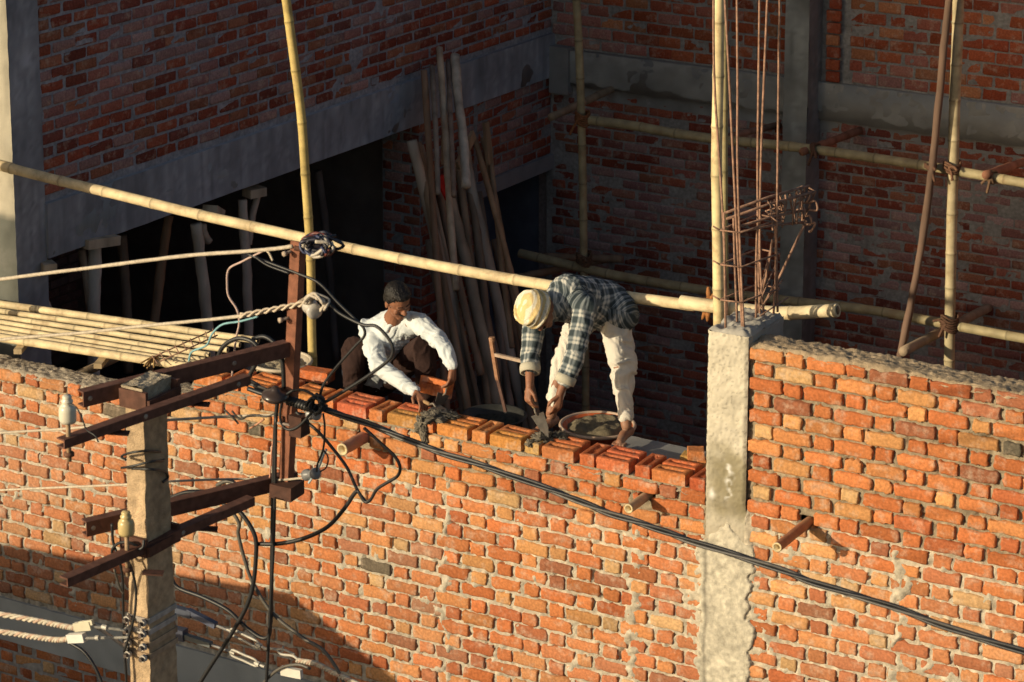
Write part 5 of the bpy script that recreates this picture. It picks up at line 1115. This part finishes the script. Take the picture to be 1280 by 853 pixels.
for an, k in (('aL', 1), ('aR', -1)):
    a = S_[an]; ft = np.array([.03*k, -.06, -.055]); b.limb([a+np.array([0, .045, -.05]), a+np.array([0, -.03, -.052]), a+np.array([.02*k, -.12, -.065])], [.03, .032, .024])
    for q in range(5): p = a+np.array([.02*k+(q-2)*.017, -.125+abs(q-1.5)*.006, -.072]); b.limb([p, p+np.array([0, -.03, -.003])], [.010, .0085], 9)
hdR = nrm(J(660, 508, .05)-S_['wR']); hdL = nrm(J(694, 524, .03)-S_['wL'])
hand(b, S_['wR'], hdR, (.6, .8, 0), 1.0, .95, -1); hand(b, S_['wL'], hdL, (-.9, .2, .2), 1.0, .55, 1)
def skc(A):
    n = np.array([mnoise.noise(Vector(p)*16) for p in A]); dust = np.clip((5.33-A[:, 2])/.25, 0, 1)*.45*(.5+n); dust = np.clip(dust, 0, .6)[:, None]
    return np.array(SKIN)*(1+.15*n)[:, None]*(1-dust)+np.array([.26, .22, .17])*dust
finish(b, 'body', .0042, 2, 'skin', mb1, SKIN, colf=skc)
# shirt
t = MB()
t.limb([S_['pel']+np.array([0.02, .03, .0]), S_['belly']+np.array([0, 0, .01]), S_['chest']+np.array([0, 0, .01]), (S_['chest']+S_['neck'])/2], [.158, .145, .148, .10], 24)
t.limb([S_['sL']+np.array([0, .01, .02]), S_['chest'], S_['sR']+np.array([0, .01, .02])], [.072, .13, .072], 20)
t.limb([S_['sL'], S_['eL'], S_['eL']*.4+S_['wL']*.6], [.072, .062, .060], 18); t.limb([S_['sR'], S_['eR'], S_['eR']*.62+S_['wR']*.38], [.070, .060, .058], 18)
t.limb([S_['hL']+np.array([.03, .03, .05]), S_['pel']+np.array([0, .02, 0.01]), S_['hR']+np.array([-.01, .02, .06])], [.125, .155, .11], 18)
t.limb([S_['belly']+np.array([0, -.02, -.06]), S_['belly']+np.array([.03, -.03, -.17])], [.10, .035], 14)     # hanging shirt front
ch = [[S_['pel'], S_['belly'], S_['chest'], S_['neck']], [S_['sL'], S_['eL'], S_['wL']], [S_['sR'], S_['eR'], S_['wR']]]
finish(t, 'plaid_shirt', .0075, 4, 'plaid', mb1, (1, 1, 1), ch, .0105, seed=3, cloth=True)
for e, w_, k in (('eL', 'wL', .68), ('eR', 'wR', .50)):          # rolled cuffs
    a = S_[e]*(1-k)+S_[w_]*k; d = nrm(S_[w_]-S_[e]); m = MB(); m.lathe(a, [(.050, -.035), (.062, -.03), (.064, -.01), (.061, .018), (.050, .02), (.040, .0)], 22, d, (.46, .43, .34)); o = m.build('rolled_cuff', M['cloth'], mb1)
# trousers
t = MB(); 
t.limb([S_['hL']+np.array([0, .02, .03]), S_['kL'], S_['aL']*.82+S_['kL']*.18], [.098, .068, .043], 20); t.limb([S_['hR'], S_['kR'], S_['aR']*.74+S_['kR']*.26], [.096, .068, .046], 20)
t.limb([S_['hL']+np.array([.035, .03, -.03]), S_['kL']+np.array([.03, .05, .02]), S_['kL']*.6+S_['aL']*.4+np.array([.02, .04, 0])], [.075, .050, .025], 16)
t.limb([S_['hL'], S_['pel']+np.array([0, .03, -.02]), S_['hR']], [.09, .12, .09], 18)
finish(t, 'loose_trousers', .0075, 3, 'cloth', mb1, (.62, .585, .52), [[S_['hL'], S_['kL'], S_['aL']], [S_['hR'], S_['kR'], S_['aR']]], .017, seed=5)
# turban
t = MB(); tc = S_['head']+hu*.052-hf*.018
t.ell(tc+hu*.012, (.096, .112, .066), AH, 30, 18); t.ell(tc-hu*.03, (.092, .108, .05), AH, 30, 18)
for k in range(5): 
    A_ = []; tl = .25*math.sin(k*2.1)
    for j in range(25): a = 2*math.pi*j/24; A_.append(tc+AH[0]*math.cos(a)*(.098-.004*k)+AH[1]*math.sin(a)*(.114-.004*k)+hu*(-.045+.022*k+.02*math.sin(a+tl*6)))
    t.tube(A_, .0115, 8)
def turc(A):
    rel = A-tc; z = rel@hu; an = np.arctan2(rel@AH[1], rel@AH[0]); base = np.repeat(np.array([[.66, .50, .24]]), len(A), 0)
    band = ((np.sin(z*150+2*np.sin(an*2)) > .25))[:, None]; base = np.where(band, np.array([.70, .64, .50]), base)
    ln = ((np.abs(np.sin(z*110)) < .10) | (np.abs(np.sin(an*4)) < .05))[:, None]; return np.where(ln, base*.75, base)
finish(t, 'turban', .005, 2, 'cloth', mb1, (.6, .5, .3), [[tc-hu*.1, tc+hu*.1]], .004, seed=8, colf=turc)
m = MB()
for k in (-1, 1): m.ell(gH(.030*k, .073, .008), (.013, .008, .006), AH, 10, 8)
m.build('eyes', M['hair'], mb1)
m = MB(); m.ell(gH(0, .088, -.040), (.026, .009, .007), AH, 12, 8); m.build('moustache', M['hair'], mb1)
trowel('trowel', S_['wR']+hdR*.085+np.array([.0, .02, 0]), np.array([*at(686, 540, .10)[:2], 5.14]), (0, -1, .3), 'mason\'s trowel in the bending man\'s hand, blade down in wet mortar')

# ---------- squatting man
Q = {}
def jq(n, x, y, Y): Q[n] = J(x, y, Y)
jq('pel', 470, 474, .82); jq('hR', 452, 470, .78); jq('hL', 492, 468, .82); jq('kR', 442, 436, .40); jq('kL', 531, 432, .46); jq('aR', 441, 497, .44); jq('aL', 533, 499, .55)
jq('belly', 472, 445, .72); jq('chest', 489, 413, .58); jq('neck', 494, 393, .50); jq('sR', 459, 410, .56); jq('sL', 523, 403, .55); jq('head', 497, 377, .44)
jq('eR', 474, 458, .30); jq('wR', 520, 491, .20); jq('eL', 553, 430, .44); jq('wL', 566, 459, .32)
mb2 = thing('person', (Q['pel'][0], .5, 4.95), 'dark haired man squatting behind the wall in a white shirt and brown trousers, laying bricks', 'man')
b = MB(); b.limb([Q['pel'], Q['belly'], Q['chest'], Q['neck']], [.11, .10, .11, .055]); b.limb([Q['sR'], Q['chest'], Q['sL']], [.05, .09, .05]); b.limb([Q['neck'], Q['head']], [.052, .05])
b.limb([Q['hR'], Q['kR'], Q['aR']], [.07, .05, .034]); b.limb([Q['hL'], Q['kL'], Q['aL']], [.07, .05, .034]); b.limb([Q['sR'], Q['eR'], Q['wR']], [.045, .036, .025]); b.limb([Q['sL'], Q['eL'], Q['wL']], [.045, .036, .025])
hf2 = nrm((.80, -.34, -.50)); hu2 = nrm((.30, -.30, .90)); g2, A2 = head_parts(b, Q['head'], hf2, hu2, 1.0)
for an in ('aR', 'aL'):
    a = Q[an]; b.limb([a+np.array([0, .04, -.04]), a+np.array([.01, -.10, -.05])], [.03, .024])
h1 = nrm((.8, -.35, -.45)); h2 = nrm((.05, -.25, -.95))
hand(b, Q['wR'], h1, (0, -.3, -.9), 1.0, .7, 1); hand(b, Q['wL'], h2, (-.8, -.1, -.1), 1.0, .8, -1)
finish(b, 'body', .0042, 2, 'skin', mb2, SK2, colf=lambda A: np.array(SK2)*(1+.12*np.array([mnoise.noise(Vector(p)*18) for p in A]))[:, None])
t = MB(); t.limb([Q['pel']+np.array([0, .02, .04]), Q['belly'], Q['chest'], (Q['chest']+Q['neck'])/2], [.15, .142, .140, .088], 24); t.limb([Q['sR'], Q['chest']+np.array([0, .02, 0.01]), Q['sL']], [.062, .12, .060], 20)
t.limb([Q['sR'], Q['eR'], Q['wR']*.93+Q['eR']*.07], [.066, .060, .042], 18); t.limb([Q['sL'], Q['eL'], Q['wL']*.95+Q['eL']*.05], [.064, .055, .041], 18)
t.limb([Q['hR']+np.array([-.06, .0, .03]), Q['belly']+np.array([-.08, 0, 0])], [.08, .09], 14)
t.limb([Q['neck']+np.array([-.05, .035, -.0]), Q['neck']+np.array([.02, .05, .015]), Q['neck']+np.array([.07, .02, -.01])], [.022, .026, .022], 12)
finish(t, 'white_shirt', .0075, 3, 'cloth', mb2, (.60, .64, .65), [[Q['pel'], Q['belly'], Q['chest'], Q['neck']], [Q['sR'], Q['eR'], Q['wR']], [Q['sL'], Q['eL'], Q['wL']]], .0145, seed=11)
t = MB(); t.limb([Q['hR'], Q['kR'], Q['aR']*.95+Q['kR']*.05], [.098, .082, .055], 20); t.limb([Q['hL'], Q['kL'], Q['aL']*.95+Q['kL']*.05], [.098, .08, .055], 20); t.limb([Q['hR'], Q['pel'], Q['hL']], [.10, .13, .10], 18)
finish(t, 'brown_trousers', .0075, 3, 'cloth', mb2, (.038, .021, .018), [[Q['hR'], Q['kR'], Q['aR']], [Q['hL'], Q['kL'], Q['aL']]], .008, seed=13)
# hair, brows, moustache
t = MB(); t.ell(g2(0, -.022, .052), (.079, .088, .075), A2, 30, 20); t.ell(g2(0, -.05, .0), (.070, .058, .072), A2, 24, 16); t.ell(g2(0, .030, .088), (.060, .050, .026), A2, 20, 12)
for k in (-1, 1): t.ell(g2(.070*k, -.012, .035), (.012, .03, .035), A2, 12, 10)
A_, Nn, Fc = fuse(t, .005, 1); A_ = A_+Nn*(np.array([mnoise.noise(Vector((v_[0]*150, v_[1]*150, v_[2]*60))) for v_ in A_])*.0045)[:, None]; o = MB(); o.add(A_, Fc); o.build('hair', M['hair'], mb2)
m = MB(); m.limb([g2(-.026, .082, -.040), g2(0, .094, -.038), g2(.026, .082, -.040)], [.004, .0075, .004], 8); m.build('moustache', M['hair'], mb2)
for k in (-1, 1):
    m = MB(); m.limb([g2(.014*k, .080, .030), g2(.045*k, .072, .031)], [.0045, .003], 7); m.build('eyebrow', M['hair'], mb2)
    m = MB(); m.ell(g2(.030*k, .071, .010), (.012, .008, .0055), A2, 10, 8, (.06, .04, .03)); m.build('eye', M['dark'], mb2)
trowel('trowel', Q['wL']+h2*.08+np.array([-.01, 0, 0]), Q['wL']+h2*.12+np.array([-.08, -.06, -.16]), (.9, -.4, .2), 'mason\'s trowel in the squatting man\'s raised left hand')
trowel('trowel', Q['wR']+h1*.09+np.array([0, 0, .01]), np.array([*at(560, 507, .12)[:2], 5.15]), (0, 0, 1), 'mason\'s trowel lying under the squatting man\'s right hand in the mortar heap')
